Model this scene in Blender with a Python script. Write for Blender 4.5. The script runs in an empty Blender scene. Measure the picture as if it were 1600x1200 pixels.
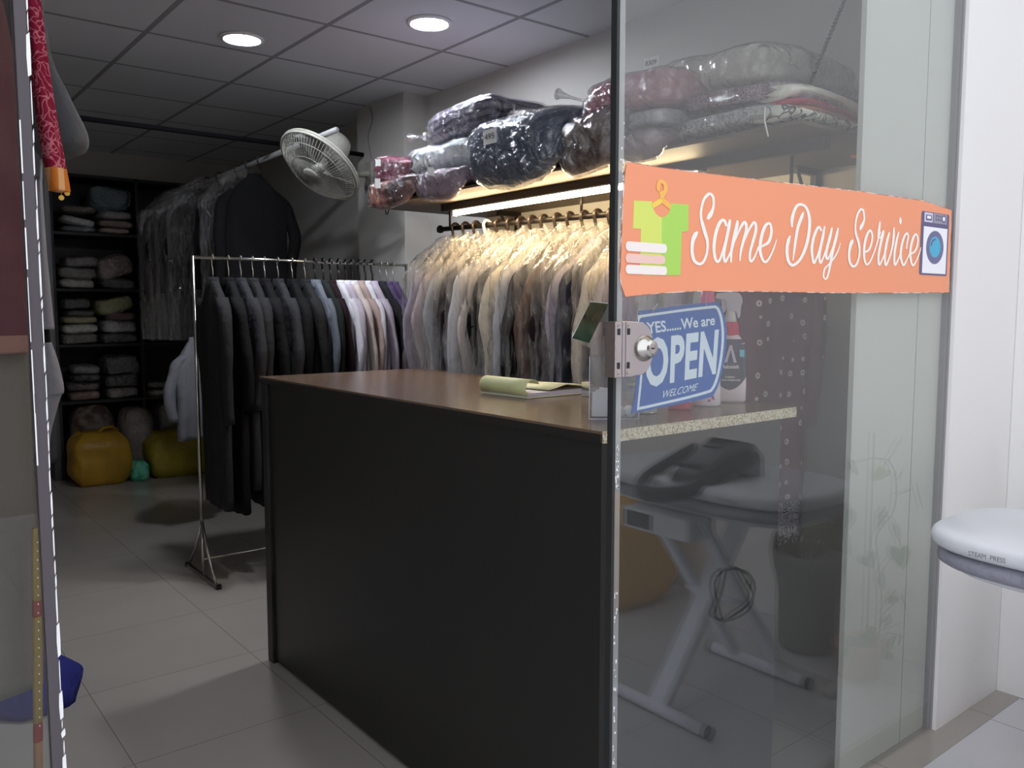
import bpy, math, random
from mathutils import Vector, Matrix, noise
sc = bpy.context.scene
col = sc.collection
R = math.radians
PI = math.pi
# ------------------------------------------------------------ camera, world, exposure
cd = bpy.data.cameras.new('camera'); cd.sensor_width = 36; cd.lens = 29.25; cd.clip_start = .02
cam = bpy.data.objects.new('camera', cd); col.objects.link(cam)
cam.location = (0, 0, 1.4); cam.rotation_euler = (R(90-5.1), 0, R(-38.6))
sc.camera = cam
w = bpy.data.worlds.new('daylight'); sc.world = w; w.use_nodes = True
bg = w.node_tree.nodes['Background']; bg.inputs[0].default_value = (.88, .92, 1.0, 1); bg.inputs[1].default_value = 1.15
sc.view_settings.view_transform = 'Standard'; sc.view_settings.look = 'None'
sc.view_settings.gamma = 1; sc.view_settings.exposure = 0.62
sc.view_settings.use_curve_mapping = False
sc.cycles.transparent_max_bounces = 40
sc.cycles.max_bounces = 12; sc.cycles.diffuse_bounces = 5; sc.cycles.glossy_bounces = 5
sc.cycles.use_denoising = True
sc.cycles.sample_clamp_indirect = 4

# ------------------------------------------------------------ helpers
def srgb(r, g, b):
    f = lambda c: ((c/255+.055)/1.055)**2.4 if c > 10 else c/255/12.92
    return (f(r), f(g), f(b), 1)
MATS = {}
def newmat(name):
    m = bpy.data.materials.new(name); m.use_nodes = True; nt = m.node_tree; nt.nodes.clear()
    out = nt.nodes.new('ShaderNodeOutputMaterial'); return m, nt, out
def N(nt, t, **k):
    n = nt.nodes.new('ShaderNode'+t)
    for a, b in k.items(): setattr(n, a, b)
    return n
def mat(name, c, rough=.6, metal=0, bump=0, bscale=40, c2=None, pat=None, pscale=20, spec=.5, trans=0):
    """principled surface with a procedural pattern: noise, voronoi, wave, checks, dots"""
    if name in MATS: return MATS[name]
    m, nt, out = newmat(name); p = N(nt, 'BsdfPrincipled'); L = nt.links.new
    p.inputs['Base Color'].default_value = c; p.inputs['Roughness'].default_value = rough
    p.inputs['Metallic'].default_value = metal; p.inputs['Specular IOR Level'].default_value = spec
    L(p.outputs[0], out.inputs[0])
    tc = N(nt, 'TexCoord')
    if c2:
        mp = N(nt, 'Mapping'); L(tc.outputs['Object'], mp.inputs[0])
        ramp = N(nt, 'ValToRGB'); ramp.color_ramp.elements[0].color = c; ramp.color_ramp.elements[1].color = c2
        e = ramp.color_ramp.elements
        if pat == 'voronoi':
            t = N(nt, 'TexVoronoi'); t.inputs['Scale'].default_value = pscale; L(mp.outputs[0], t.inputs[0]); L(t.outputs['Distance'], ramp.inputs[0]); e[0].position = .3; e[1].position = .42
        elif pat == 'lace':
            t = N(nt, 'TexVoronoi'); t.feature = 'DISTANCE_TO_EDGE'; t.inputs['Scale'].default_value = pscale
            nz = N(nt, 'TexNoise'); nz.inputs['Scale'].default_value = pscale*.4; L(mp.outputs[0], nz.inputs[0])
            mx = N(nt, 'MixRGB'); mx.inputs[0].default_value = .12; L(mp.outputs[0], mx.inputs[1]); L(nz.outputs['Color'], mx.inputs[2]); L(mx.outputs[0], t.inputs[0])
            L(t.outputs['Distance'], ramp.inputs[0]); e[0].position = .03; e[1].position = .09
        elif pat == 'dots':
            t = N(nt, 'TexVoronoi'); t.inputs['Scale'].default_value = pscale; t.inputs['Randomness'].default_value = .35; L(mp.outputs[0], t.inputs[0]); L(t.outputs['Distance'], ramp.inputs[0])
            e[0].position = .12; e[0].color = c2; e[1].position = .16; e[1].color = c
        elif pat == 'wave':
            t = N(nt, 'TexWave'); t.inputs['Scale'].default_value = pscale; t.inputs['Distortion'].default_value = 3; t.bands_direction = 'Z'; L(mp.outputs[0], t.inputs[0]); L(t.outputs['Fac'], ramp.inputs[0]); e[0].position = .35; e[1].position = .6
        elif pat == 'stripe':
            t = N(nt, 'TexWave'); t.inputs['Scale'].default_value = pscale; t.inputs['Distortion'].default_value = .3; t.bands_direction = 'X'; L(mp.outputs[0], t.inputs[0]); L(t.outputs['Fac'], ramp.inputs[0]); e[0].position = .4; e[1].position = .6
        elif pat == 'speck':
            t = N(nt, 'TexNoise'); t.inputs['Scale'].default_value = pscale; t.inputs['Detail'].default_value = 6; L(mp.outputs[0], t.inputs[0]); L(t.outputs['Fac'], ramp.inputs[0]); e[0].position = .45; e[1].position = .6
        else:
            t = N(nt, 'TexNoise'); t.inputs['Scale'].default_value = pscale; t.inputs['Detail'].default_value = 4; L(mp.outputs[0], t.inputs[0]); L(t.outputs['Fac'], ramp.inputs[0]); e[0].position = .4; e[1].position = .6
        L(ramp.outputs[0], p.inputs['Base Color'])
    if bump:
        nz = N(nt, 'TexNoise'); nz.inputs['Scale'].default_value = bscale; nz.inputs['Detail'].default_value = 4; L(tc.outputs['Object'], nz.inputs[0])
        b = N(nt, 'Bump'); b.inputs['Strength'].default_value = bump; b.inputs['Distance'].default_value = .02; L(nz.outputs['Fac'], b.inputs['Height']); L(b.outputs[0], p.inputs['Normal'])
    MATS[name] = m; return m
def cloth(name, c, c2=None, pat=None, pscale=20, rough=.85):
    return mat('cloth_'+name, c, rough, bump=.35, bscale=30, c2=c2, pat=pat, pscale=pscale, spec=.2)
def schlick(nt, f0, nrm=None):
    """Fresnel weight that is the same from both faces of a thin sheet"""
    g = N(nt, 'NewGeometry'); L = nt.links.new
    d = N(nt, 'VectorMath', operation='DOT_PRODUCT'); L(nrm if nrm else g.outputs['Normal'], d.inputs[0]); L(g.outputs['Incoming'], d.inputs[1])
    a = N(nt, 'Math', operation='ABSOLUTE'); L(d.outputs['Value'], a.inputs[0])
    s = N(nt, 'Math', operation='SUBTRACT'); s.inputs[0].default_value = 1; L(a.outputs[0], s.inputs[1])
    pw = N(nt, 'Math', operation='POWER'); L(s.outputs[0], pw.inputs[0]); pw.inputs[1].default_value = 5
    ml = N(nt, 'Math', operation='MULTIPLY_ADD'); L(pw.outputs[0], ml.inputs[0]); ml.inputs[1].default_value = 1-f0; ml.inputs[2].default_value = f0
    ml.use_clamp = True
    return ml.outputs[0]
def glassmat(name, tint, f0=.045, haze=0., hazec=(.8, .8, .8, 1), rough=0.0):
    m, nt, out = newmat(name); L = nt.links.new
    t = N(nt, 'BsdfTransparent'); t.inputs[0].default_value = tint
    g = N(nt, 'BsdfGlossy'); g.inputs['Roughness'].default_value = rough
    mx = N(nt, 'MixShader'); L(schlick(nt, f0), mx.inputs[0]); L(t.outputs[0], mx.inputs[1]); L(g.outputs[0], mx.inputs[2])
    last = mx
    if haze:
        d = N(nt, 'BsdfDiffuse'); d.inputs[0].default_value = hazec
        tl = N(nt, 'BsdfTranslucent'); tl.inputs[0].default_value = hazec
        ad = N(nt, 'MixShader'); ad.inputs[0].default_value = .5; L(d.outputs[0], ad.inputs[1]); L(tl.outputs[0], ad.inputs[2])
        m2 = N(nt, 'MixShader'); m2.inputs[0].default_value = haze; L(mx.outputs[0], m2.inputs[1]); L(ad.outputs[0], m2.inputs[2]); last = m2
    L(last.outputs[0], out.inputs[0]); return m
def plasticmat(name, haze=.06, hazec=(.85, .85, .88, 1), f0=.06, scale=22, dist=.02, rough=.16, stretch=(1, 1, .35)):
    """thin crinkled polythene: clear, glossy on its creases, slightly milky"""
    m, nt, out = newmat(name); L = nt.links.new
    tc = N(nt, 'TexCoord')
    n1 = N(nt, 'TexNoise'); n1.inputs['Scale'].default_value = scale; n1.inputs['Detail'].default_value = 5; n1.inputs['Distortion'].default_value = 1.2
    mp = N(nt, 'Mapping'); mp.inputs['Scale'].default_value = stretch; mp.inputs['Rotation'].default_value = (.25, .2, 0); L(tc.outputs['Object'], mp.inputs[0]); L(mp.outputs[0], n1.inputs[0])
    v = N(nt, 'TexNoise'); v.noise_type = 'RIDGED_MULTIFRACTAL'; v.normalize = True; v.inputs['Scale'].default_value = scale*.55; v.inputs['Detail'].default_value = 4; v.inputs['Distortion'].default_value = .7; L(mp.outputs[0], v.inputs[0])
    ad = N(nt, 'Math', operation='MULTIPLY_ADD'); L(v.outputs['Fac'], ad.inputs[0]); ad.inputs[1].default_value = 1.3; L(n1.outputs['Fac'], ad.inputs[2])
    b = N(nt, 'Bump'); b.inputs['Strength'].default_value = 1; b.inputs['Distance'].default_value = dist; L(ad.outputs[0], b.inputs['Height'])
    t = N(nt, 'BsdfTransparent'); t.inputs[0].default_value = (.97, .97, .97, 1)
    g = N(nt, 'BsdfGlossy'); g.inputs['Roughness'].default_value = rough; L(b.outputs[0], g.inputs['Normal'])
    mx = N(nt, 'MixShader'); L(schlick(nt, f0, b.outputs[0]), mx.inputs[0]); L(t.outputs[0], mx.inputs[1]); L(g.outputs[0], mx.inputs[2])
    d = N(nt, 'BsdfDiffuse'); d.inputs[0].default_value = hazec; L(b.outputs[0], d.inputs['Normal'])
    tl = N(nt, 'BsdfTranslucent'); tl.inputs[0].default_value = hazec
    dd = N(nt, 'MixShader'); dd.inputs[0].default_value = .5; L(d.outputs[0], dd.inputs[1]); L(tl.outputs[0], dd.inputs[2])
    # crease lines are milkier than flats
    hz = N(nt, 'MapRange'); hz.inputs['From Min'].default_value = .42; hz.inputs['From Max'].default_value = .68; hz.inputs['To Min'].default_value = haze*.3; hz.inputs['To Max'].default_value = haze*3; L(n1.outputs['Fac'], hz.inputs[0])
    m2 = N(nt, 'MixShader'); L(hz.outputs[0], m2.inputs[0]); L(mx.outputs[0], m2.inputs[1]); L(dd.outputs[0], m2.inputs[2])
    L(m2.outputs[0], out.inputs[0]); return m
def emit(name, c, s):
    m, nt, out = newmat(name); e = N(nt, 'Emission'); e.inputs[0].default_value = c; e.inputs[1].default_value = s
    nt.links.new(e.outputs[0], out.inputs[0]); return m

class MB:
    def __init__(s): s.v = []; s.f = []
    def add(s, vs, fs):
        o = len(s.v); s.v += [tuple(v) for v in vs]; s.f += [tuple(i+o for i in f) for f in fs]; return s
    def box(s, x0, x1, y0, y1, z0, z1, rz=0, c=None):
        vs = [(x, y, z) for z in (z0, z1) for y in (y0, y1) for x in (x0, x1)]
        if rz:
            cx, cy = c if c else ((x0+x1)/2, (y0+y1)/2); k, q = math.cos(rz), math.sin(rz)
            vs = [(cx+(x-cx)*k-(y-cy)*q, cy+(x-cx)*q+(y-cy)*k, z) for x, y, z in vs]
        return s.add(vs, [(0, 2, 3, 1), (4, 5, 7, 6), (0, 1, 5, 4), (2, 6, 7, 3), (0, 4, 6, 2), (1, 3, 7, 5)])
    def rings(s, rs, cap=True, closed=True):
        n = len(rs[0]); o = len(s.v)
        for r in rs: s.v += [tuple(p) for p in r]
        for i in range(len(rs)-1):
            for j in range(n if closed else n-1):
                k = (j+1) % n
                s.f.append((o+i*n+j, o+i*n+k, o+(i+1)*n+k, o+(i+1)*n+j))
        if cap and closed:
            s.f.append(tuple(o+j for j in reversed(range(n)))); s.f.append(tuple(o+(len(rs)-1)*n+j for j in range(n)))
        return s
    def tube(s, pts, r, n=8, closed=False, cap=True):
        pts = [Vector(p) for p in pts]; m = len(pts); rr = r if isinstance(r, (list, tuple)) else [r]*m
        rs = []; up = None
        for i in range(m):
            if closed: t = pts[(i+1) % m]-pts[i-1]
            else: t = pts[min(i+1, m-1)]-pts[max(i-1, 0)]
            t.normalize()
            if up is None:
                up = Vector((0, 0, 1)) if abs(t.z) < .9 else Vector((1, 0, 0))
            a = t.cross(up)
            if a.length < 1e-5: a = t.cross(Vector((.3, 1, .2)))
            a.normalize(); b = a.cross(t).normalized(); up = b
            rs.append([pts[i]+a*rr[i]*math.cos(2*PI*k/n)+b*rr[i]*math.sin(2*PI*k/n) for k in range(n)])
        if closed: rs.append(rs[0])
        return s.rings(rs, cap and not closed)
    def lathe(s, prof, n=24, c=(0, 0, 0), sx=1, sy=1, cap=True):
        return s.rings([[(c[0]+r*sx*math.cos(2*PI*k/n), c[1]+r*sy*math.sin(2*PI*k/n), c[2]+z) for k in range(n)] for r, z in prof], cap)
    def cyl(s, p0, p1, r, n=12): return s.tube([p0, p1], r, n)
    def sheet(s, poly, y, t):
        """a flat outline given as (x, z), standing at y with thickness t towards +y"""
        n = len(poly)
        return s.add([(x, y, z) for x, z in poly]+[(x, y+t, z) for x, z in poly],
            [tuple(range(n)), tuple(reversed(range(n, 2*n)))]+[(i, i+n, (i+1) % n+n, (i+1) % n) for i in range(n)])
    def build(s, name, m=None, parent=None, smooth=False, loc=None, bevel=0, auto=None):
        me = bpy.data.meshes.new(name); me.from_pydata(s.v, [], s.f); me.validate()
        if m: me.materials.append(m)
        if smooth:
            for p in me.polygons: p.use_smooth = True
        o = bpy.data.objects.new(name, me); col.objects.link(o)
        if loc: o.location = loc
        if parent: o.parent = parent
        if bevel:
            b = o.modifiers.new('bevel', 'BEVEL'); b.width = bevel; b.segments = 2; b.limit_method = 'ANGLE'
        return o
def tag(o, label=None, cat=None, group=None, kind=None):
    if label: o['label'] = label
    if cat: o['category'] = cat
    if group: o['group'] = group
    if kind: o['kind'] = kind
    return o
def thing(name, label, cat, loc=(0, 0, 0), rz=0, group=None):
    o = bpy.data.objects.new(name, None); col.objects.link(o); o.location = loc; o.rotation_euler = (0, 0, rz); o.empty_display_size = .05
    return tag(o, label, cat, group)
def struct(o): o['kind'] = 'structure'; return o
def box(name, m, *a, parent=None, bevel=0, loc=None): return MB().box(*a).build(name, m, parent, bevel=bevel, loc=loc)
def cr(P, k=6):
    """Catmull-Rom through tuples"""
    out = []; n = len(P)
    for i in range(n-1):
        p0, p1, p2, p3 = P[max(i-1, 0)], P[i], P[i+1], P[min(i+2, n-1)]
        for j in range(k):
            t = j/k
            out.append(tuple(.5*((2*b)+(-a+c)*t+(2*a-5*b+4*c-d)*t*t+(-a+3*b-3*c+d)*t**3) for a, b, c, d in zip(p0, p1, p2, p3)))
    out.append(P[-1]); return out
def ns(x, y, z): return noise.noise(Vector((x, y, z)))
ORD = ['first', 'second', 'third', 'fourth', 'fifth', 'sixth', 'seventh', 'eighth', 'ninth', 'tenth', 'eleventh', 'twelfth', 'thirteenth', 'fourteenth', 'fifteenth', 'sixteenth', 'seventeenth', 'eighteenth', 'nineteenth', 'twentieth', 'twenty-first', 'twenty-second']
def text(body, fn, m, name, parent, bold=False, depth=0, sp=1.0):
    """lettering as flat filled curves mapped through fn(u, v) -> point"""
    c = bpy.data.curves.new(name, 'FONT'); c.body = body; c.resolution_u = 3; c.space_character = sp
    if bold: c.offset = bold if bold is not True else .018
    o = bpy.data.objects.new(name, c); col.objects.link(o)
    bpy.context.view_layer.update()
    me = bpy.data.meshes.new_from_object(o.evaluated_get(bpy.context.evaluated_depsgraph_get()))
    bpy.data.objects.remove(o); bpy.data.curves.remove(c)
    xs = [v.co.x for v in me.vertices]; ys = [v.co.y for v in me.vertices]
    x0, x1, y0, y1 = min(xs), max(xs), min(ys), max(ys)
    for v in me.vertices:
        v.co = fn((v.co.x-x0)/(x1-x0), (v.co.y-y0)/(y1-y0))
    me.materials.clear(); me.materials.append(m); me.name = name
    o = bpy.data.objects.new(name, me); col.objects.link(o)
    if parent: o.parent = parent
    return o
def quad(q, y):
    """bilinear map onto a quad (bottom-left, bottom-right, top-right, top-left) of (x, z)"""
    def f(u, v):
        a, b, c, d = q
        x = (a[0]*(1-u)+b[0]*u)*(1-v)+(d[0]*(1-u)+c[0]*u)*v
        z = (a[1]*(1-u)+b[1]*u)*(1-v)+(d[1]*(1-u)+c[1]*u)*v
        return Vector((x, y, z))
    return f
# ------------------------------------------------------------ shared materials
M_white = mat('white_paint', srgb(226, 226, 222), .6, bump=.05, bscale=60)
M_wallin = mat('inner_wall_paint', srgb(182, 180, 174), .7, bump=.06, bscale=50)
M_black = mat('black_laminate', srgb(30, 29, 28), .38, bump=.03, bscale=90)
M_blackwood = mat('black_wood', srgb(34, 33, 33), .5, bump=.1, bscale=40)
M_darkmetal = mat('dark_metal', srgb(40, 36, 34), .45, metal=.6)
M_chrome = mat('chrome', srgb(200, 198, 190), .18, metal=1)
M_steel = mat('brushed_steel', srgb(190, 180, 180), .32, metal=1, bump=.05, bscale=200)
M_blackpl = mat('black_plastic', srgb(26, 25, 26), .35)
M_whitepl = mat('white_plastic', srgb(225, 225, 225), .35)
M_paper = mat('paper_white', srgb(235, 235, 232), .7)
M_ink = mat('ink', srgb(40, 40, 60), .7)
P_clear = plasticmat('clear_polythene', haze=.03, f0=.20, dist=.03, rough=.09, stretch=(.8, .8, .8))
P_hang = plasticmat('clear_polythene_hanging', haze=.01, f0=.17, dist=.035, rough=.06, scale=30, stretch=(1, 1, .2))
P_dim = plasticmat('clear_polythene_dusty', haze=.09, scale=30, f0=.3, dist=.03, rough=.1, stretch=(.8, .8, .9))
P_bag = plasticmat('milky_polythene', haze=.13, hazec=(.95, .92, .88, 1), scale=16, f0=.06, dist=.025, stretch=(1, 1, .3))
M_glass = glassmat('pane_glass', (.95, .965, .955, 1), f0=.08, haze=.02)
M_glass2 = glassmat('pane_glass_clean', (.95, .965, .955, 1), f0=.04, haze=.005)
M_acryl = glassmat('acrylic', (.95, .96, .97, 1), f0=.06, haze=.03)
# ============================================================ SETTING
XW, XL, YG, YB, H = 2.85, -.7, 1.22, 8.05, 2.7
def floor_mat():
    m, nt, out = newmat('glossy_floor_tile'); L = nt.links.new
    p = N(nt, 'BsdfPrincipled'); tc = N(nt, 'TexCoord')
    mp = N(nt, 'Mapping'); mp.inputs['Location'].default_value = (-.02, -.25, 0); L(tc.outputs['Object'], mp.inputs[0])
    b = N(nt, 'TexBrick'); b.offset = 0; b.inputs['Scale'].default_value = 1; b.inputs['Brick Width'].default_value = .6; b.inputs['Row Height'].default_value = .6
    b.inputs['Mortar Size'].default_value = .0016; b.inputs['Mortar Smooth'].default_value = .3; L(mp.outputs[0], b.inputs[0])
    b.inputs['Color1'].default_value = srgb(170, 163, 155); b.inputs['Color2'].default_value = srgb(166, 160, 152); b.inputs['Mortar'].default_value = srgb(120, 114, 107)
    nz = N(nt, 'TexNoise'); nz.inputs['Scale'].default_value = 2.5; nz.inputs['Detail'].default_value = 6; L(tc.outputs['Object'], nz.inputs[0])
    mx = N(nt, 'MixRGB'); mx.blend_type = 'MULTIPLY'; mx.inputs[0].default_value = .18; L(b.outputs[0], mx.inputs[1]); L(nz.outputs['Fac'], mx.inputs[2])
    L(mx.outputs[0], p.inputs['Base Color']); p.inputs['Roughness'].default_value = .22
    L(p.outputs[0], out.inputs[0]); return m
def ceil_mat():
    m, nt, out = newmat('ceiling_tiles'); L = nt.links.new
    p = N(nt, 'BsdfPrincipled'); tc = N(nt, 'TexCoord')
    mp = N(nt, 'Mapping'); mp.inputs['Location'].default_value = (-1.189+.0125+.625*4, -4.245+.0125+.625*8, 0); L(tc.outputs['Object'], mp.inputs[0])
    b = N(nt, 'TexBrick'); b.offset = 0; b.inputs['Scale'].default_value = 1; b.inputs['Brick Width'].default_value = .625; b.inputs['Row Height'].default_value = .625
    b.inputs['Mortar Size'].default_value = .0125; b.inputs['Mortar Smooth'].default_value = .1; L(mp.outputs[0], b.inputs[0])
    b.inputs['Color1'].default_value = srgb(204, 205, 209); b.inputs['Color2'].default_value = srgb(200, 201, 206); b.inputs['Mortar'].default_value = srgb(140, 141, 145)
    L(b.outputs[0], p.inputs['Base Color']); p.inputs['Roughness'].default_value = .8
    bp = N(nt, 'Bump'); bp.inputs['Distance'].default_value = .01; bp.invert = True; L(b.outputs['Fac'], bp.inputs['Height']); L(bp.outputs[0], p.inputs['Normal'])
    L(p.outputs[0], out.inputs[0]); return m
struct(box('floor', floor_mat(), XL-.1, 3.4, YG-.1, YB+.1, -.1, 0))
struct(box('ceiling', ceil_mat(), XL-.1, XW+.1, YG-.05, YB+.1, H, H+.1))
struct(box('wall_right', M_wallin, XW, XW+.15, 1.335, YB, 0, H))
struct(box('wall_left', M_wallin, XL-.15, XL, YG, YB, 0, H))
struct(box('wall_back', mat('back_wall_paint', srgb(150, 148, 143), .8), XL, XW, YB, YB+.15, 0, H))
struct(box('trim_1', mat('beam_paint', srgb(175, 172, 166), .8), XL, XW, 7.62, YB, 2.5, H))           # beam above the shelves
struct(box('trim_2', M_wallin, 2.68, XW, 4.4, 4.98, 0, H))                                              # square column
# pillar board just inside the pane
M_pil = mat('pillar_board', srgb(214, 214, 208), .55, bump=.04, bscale=30)
struct(box('trim_3', M_pil, 2.237, XW, 1.2405, 1.256, 0, H))
struct(box('trim_4', mat('board_joint', srgb(150, 152, 150), .7), 2.60, 2.602, 1.2395, 1.242, 0, H))
# outside
M_out = mat('outside_white_wall', srgb(238, 236, 234), .55, bump=.04, bscale=20)
struct(box('wall_outside', M_out, 3.25, 3.4, -3.0, 1.199, 0, 3.4))
struct(box('wall_end', M_out, 2.768, 3.4, 1.20, 1.33, 0, 3.4))
struct(box('trim_5', mat('grey_sealant', srgb(150, 146, 148), .6), 2.758, 2.7675, 1.212, 1.24, 0, 3.0))
struct(box('wall_fascia', mat('fascia_grey', srgb(140, 140, 140), .6), XL-.2, 3.2, 1.16, 1.30, 2.62, 3.4))
struct(box('wall_added_dark', mat('added_dark_facade', srgb(96, 84, 80), .8, c2=srgb(120, 104, 100), pat='noise', pscale=1.2), -3.2, 1.7, -4.2, -4.0, 0, 3.6))  # unseen dark wall, added behind the camera to darken the left pane's reflection
def pave():
    m, nt, out = newmat('outside_floor_tile'); L = nt.links.new
    p = N(nt, 'BsdfPrincipled'); tc = N(nt, 'TexCoord')
    b = N(nt, 'TexBrick'); b.offset = 0; b.inputs['Scale'].default_value = 1; b.inputs['Brick Width'].default_value = .6; b.inputs['Row Height'].default_value = .6
    b.inputs['Mortar Size'].default_value = .002; L(tc.outputs['Object'], b.inputs[0])
    b.inputs['Color1'].default_value = srgb(205, 203, 206); b.inputs['Color2'].default_value = srgb(198, 196, 200); b.inputs['Mortar'].default_value = srgb(130, 126, 130)
    L(b.outputs[0], p.inputs['Base Color']); p.inputs['Roughness'].default_value = .3; L(p.outputs[0], out.inputs[0]); return m
struct(box('floor_outside', pave(), -3, 3.4, -4, YG-.1, -.1, -.002))
# panes
pw = struct(box('window_1', M_glass, 1.243, 2.757, 1.215, 1.225, .012, 2.62))
box('edge_seal', mat('dark_rubber', srgb(36, 38, 38), .5), 1.236, 1.2445, 1.212, 1.228, .012, 2.62, parent=pw)
fl = MB(); rnd = random.Random(4)
for k in range(70):
    z = rnd.choice([rnd.uniform(.35, .8), rnd.uniform(1.02, 1.12), rnd.uniform(1.5, 1.78)]); x = 1.249+rnd.random()*.008+(.01 if z > 1.5 else 0)*rnd.random()
    a = rnd.uniform(.0008, .0022); fl.box(x-a, x+a, 1.2138, 1.215, z-a*rnd.uniform(.6, 4), z+a)
tag(fl.build('adhesive_residue', M_paper, pw), kind='stuff')
box('pane_edge', glassmat('polished_edge', (.80, .86, .84, 1), f0=.2, haze=.35), 1.2446, 1.262, 1.2141, 1.2149, .012, 2.62, parent=pw)
dl = struct(box('door_1', M_glass2, -.66, .1825, 1.215, 1.227, .012, 2.5))
M_edge = mat('grey_edge_strip', srgb(84, 78, 82), .4)
box('edge_strip', M_edge, .1825, .1955, 1.210, 1.232, .012, 2.5, parent=dl)
# flaking white paint line along the free edge
fl = MB(); rnd = random.Random(9); z = .5
while z < 2.2:
    h = rnd.uniform(.012, .06); wd = rnd.uniform(.0007, .0016) + (.0025 if 1.66 < z < 1.74 or z < .98 and rnd.random() < .5 else 0)
    x = .1965+rnd.uniform(-.0006, .0006)
    fl.add([(x-wd/2, 1.2085, z), (x+wd/2, 1.2085, z+.003), (x+wd*.6, 1.2085, z+h*.5), (x+wd/2, 1.2085, z+h), (x-wd/2, 1.2085, z+h-.004), (x-wd*.7, 1.2085, z+h*.45),
            (x-wd/2, 1.2105, z), (x+wd/2, 1.2105, z+.003), (x+wd*.6, 1.2105, z+h*.5), (x+wd/2, 1.2105, z+h), (x-wd/2, 1.2105, z+h-.004), (x-wd*.7, 1.2105, z+h*.45)],
           [(0, 1, 2, 3, 4, 5), (11, 10, 9, 8, 7, 6)]+[(i, i+6, (i+1) % 6+6, (i+1) % 6) for i in range(6)])
    z += h+rnd.choice([0, .001, .004])
fl.build('flaking_paint', mat('flaking_white', srgb(248, 248, 248), .5), dl)
fl = MB(); z = 1.2; rnd = random.Random(2)
while z < 1.62:
    h = rnd.uniform(.02, .07); fl.box(.182, .182+rnd.uniform(.0006, .0016), 1.2085, 1.2105, z, z+h); z += h+rnd.choice([0, .01])
fl.build('flaking_paint', MATS['flaking_white'], dl)
# ------------------------------------------------------------ ceiling lights
M_led = emit('cool_led', (.86, .9, 1, 1), 165)
for i, (x, y) in enumerate([(1.56, 4.03), (2.143, 3.285)]):
    t = thing('ceiling_light', ['round white recessed ceiling light, the left one nearer the fan', 'round white recessed ceiling light, the right one nearer the glass'][i], 'ceiling light', (x, y, H), group='recessed ceiling lights')
    MB().lathe([(.098, -.004), (.103, 0), (.103, -.008), (.088, -.014), (.083, -.010), (.083, -.004)], 32).build('light_ring', M_whitepl, t, True)
    MB().lathe([(.001, -.009), (.084, -.009), (.084, -.006), (.001, -.006)], 32).build('diffuser', M_led, t)
# ------------------------------------------------------------ counter
XC, XD = 1.262, 1.985
c = thing('counter', 'tall black laminate service counter standing behind the glass', 'counter', (1.6, 2.2, 0))
loc = (-1.6, -2.2, 0)
box('front_panel', M_black, XC, XC+.02, 1.29, 3.10, .015, 1.115, parent=c, loc=loc)
box('end_panel', M_black, XC, 1.93, 1.27, 1.29, .0, 1.115, parent=c, loc=loc)
box('end_panel', M_black, XC, 1.93, 3.10, 3.12, .0, 1.115, parent=c, loc=loc)
box('corner_post', mat('black_laminate_worn', srgb(38, 36, 33), .5, c2=srgb(20, 19, 18), pat='noise', pscale=9), XC-.012, XC+.03, 3.085, 3.135, 0, 1.115, parent=c, loc=loc, bevel=.003)
box('back_rail', M_black, 1.91, 1.93, 1.29, 3.10, .85, 1.115, parent=c, loc=loc)
box('inner_shelf', M_black, XC+.02, 1.93, 1.29, 3.10, .5, .52, parent=c, loc=loc)
wt = thing('countertop', 'dark brown laminate worktop with raw chipboard end, lying on the black counter', 'worktop', (1.6, 2.2, 1.115))
loc = (-1.6, -2.2, -1.115)
M_top = mat('brown_laminate', srgb(104, 84, 70), .22, c2=srgb(96, 78, 64), pat='noise', pscale=6)
box('top_surface', M_top, XC-.012, XD-.005, 1.262, 3.15, 1.134, 1.14, parent=wt, loc=loc)
box('board', M_black, XC-.012, XD-.005, 1.262, 3.15, 1.115, 1.134, parent=wt, loc=loc)
box('chipboard_edge', mat('raw_chipboard', srgb(232, 220, 196), .85, c2=srgb(176, 156, 126), pat='speck', pscale=190, bump=.5, bscale=200), XC-.006, XD-.005, 1.2565, 1.262, 1.114, 1.1395, parent=wt, loc=loc)
# ------------------------------------------------------------ wall shelf with its hardware
s = thing('wall_shelf', 'brown painted wall shelf high above the clothes rail, held by a chain', 'shelf', (2.45, 2.6, 1.915))
loc = (-2.45, -2.6, -1.915)
M_shelf = mat('shelf_board', srgb(92, 77, 64), .6, bump=.1, bscale=30)
box('board', M_shelf, 2.10, XW-.003, 1.345, 3.80, 1.915, 1.926, parent=s, loc=loc)
box('light_batten', mat('batten_dark', srgb(58, 50, 44), .6), 2.315, 2.345, 1.40, 3.46, 1.882, 1.9145, parent=s, loc=loc)
for y in (1.75, 2.55, 3.5):
    b = MB(); b.box(XW-.03, XW-.003, y-.012, y+.012, 1.66, 1.9145); b.box(2.70, XW-.03, y-.012, y+.012, 1.893, 1.9145)
    b.tube([(XW-.02, y, 1.70), (2.72, y, 1.9)], .007, 6); b.build('bracket', M_darkmetal, s, loc=loc)
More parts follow.
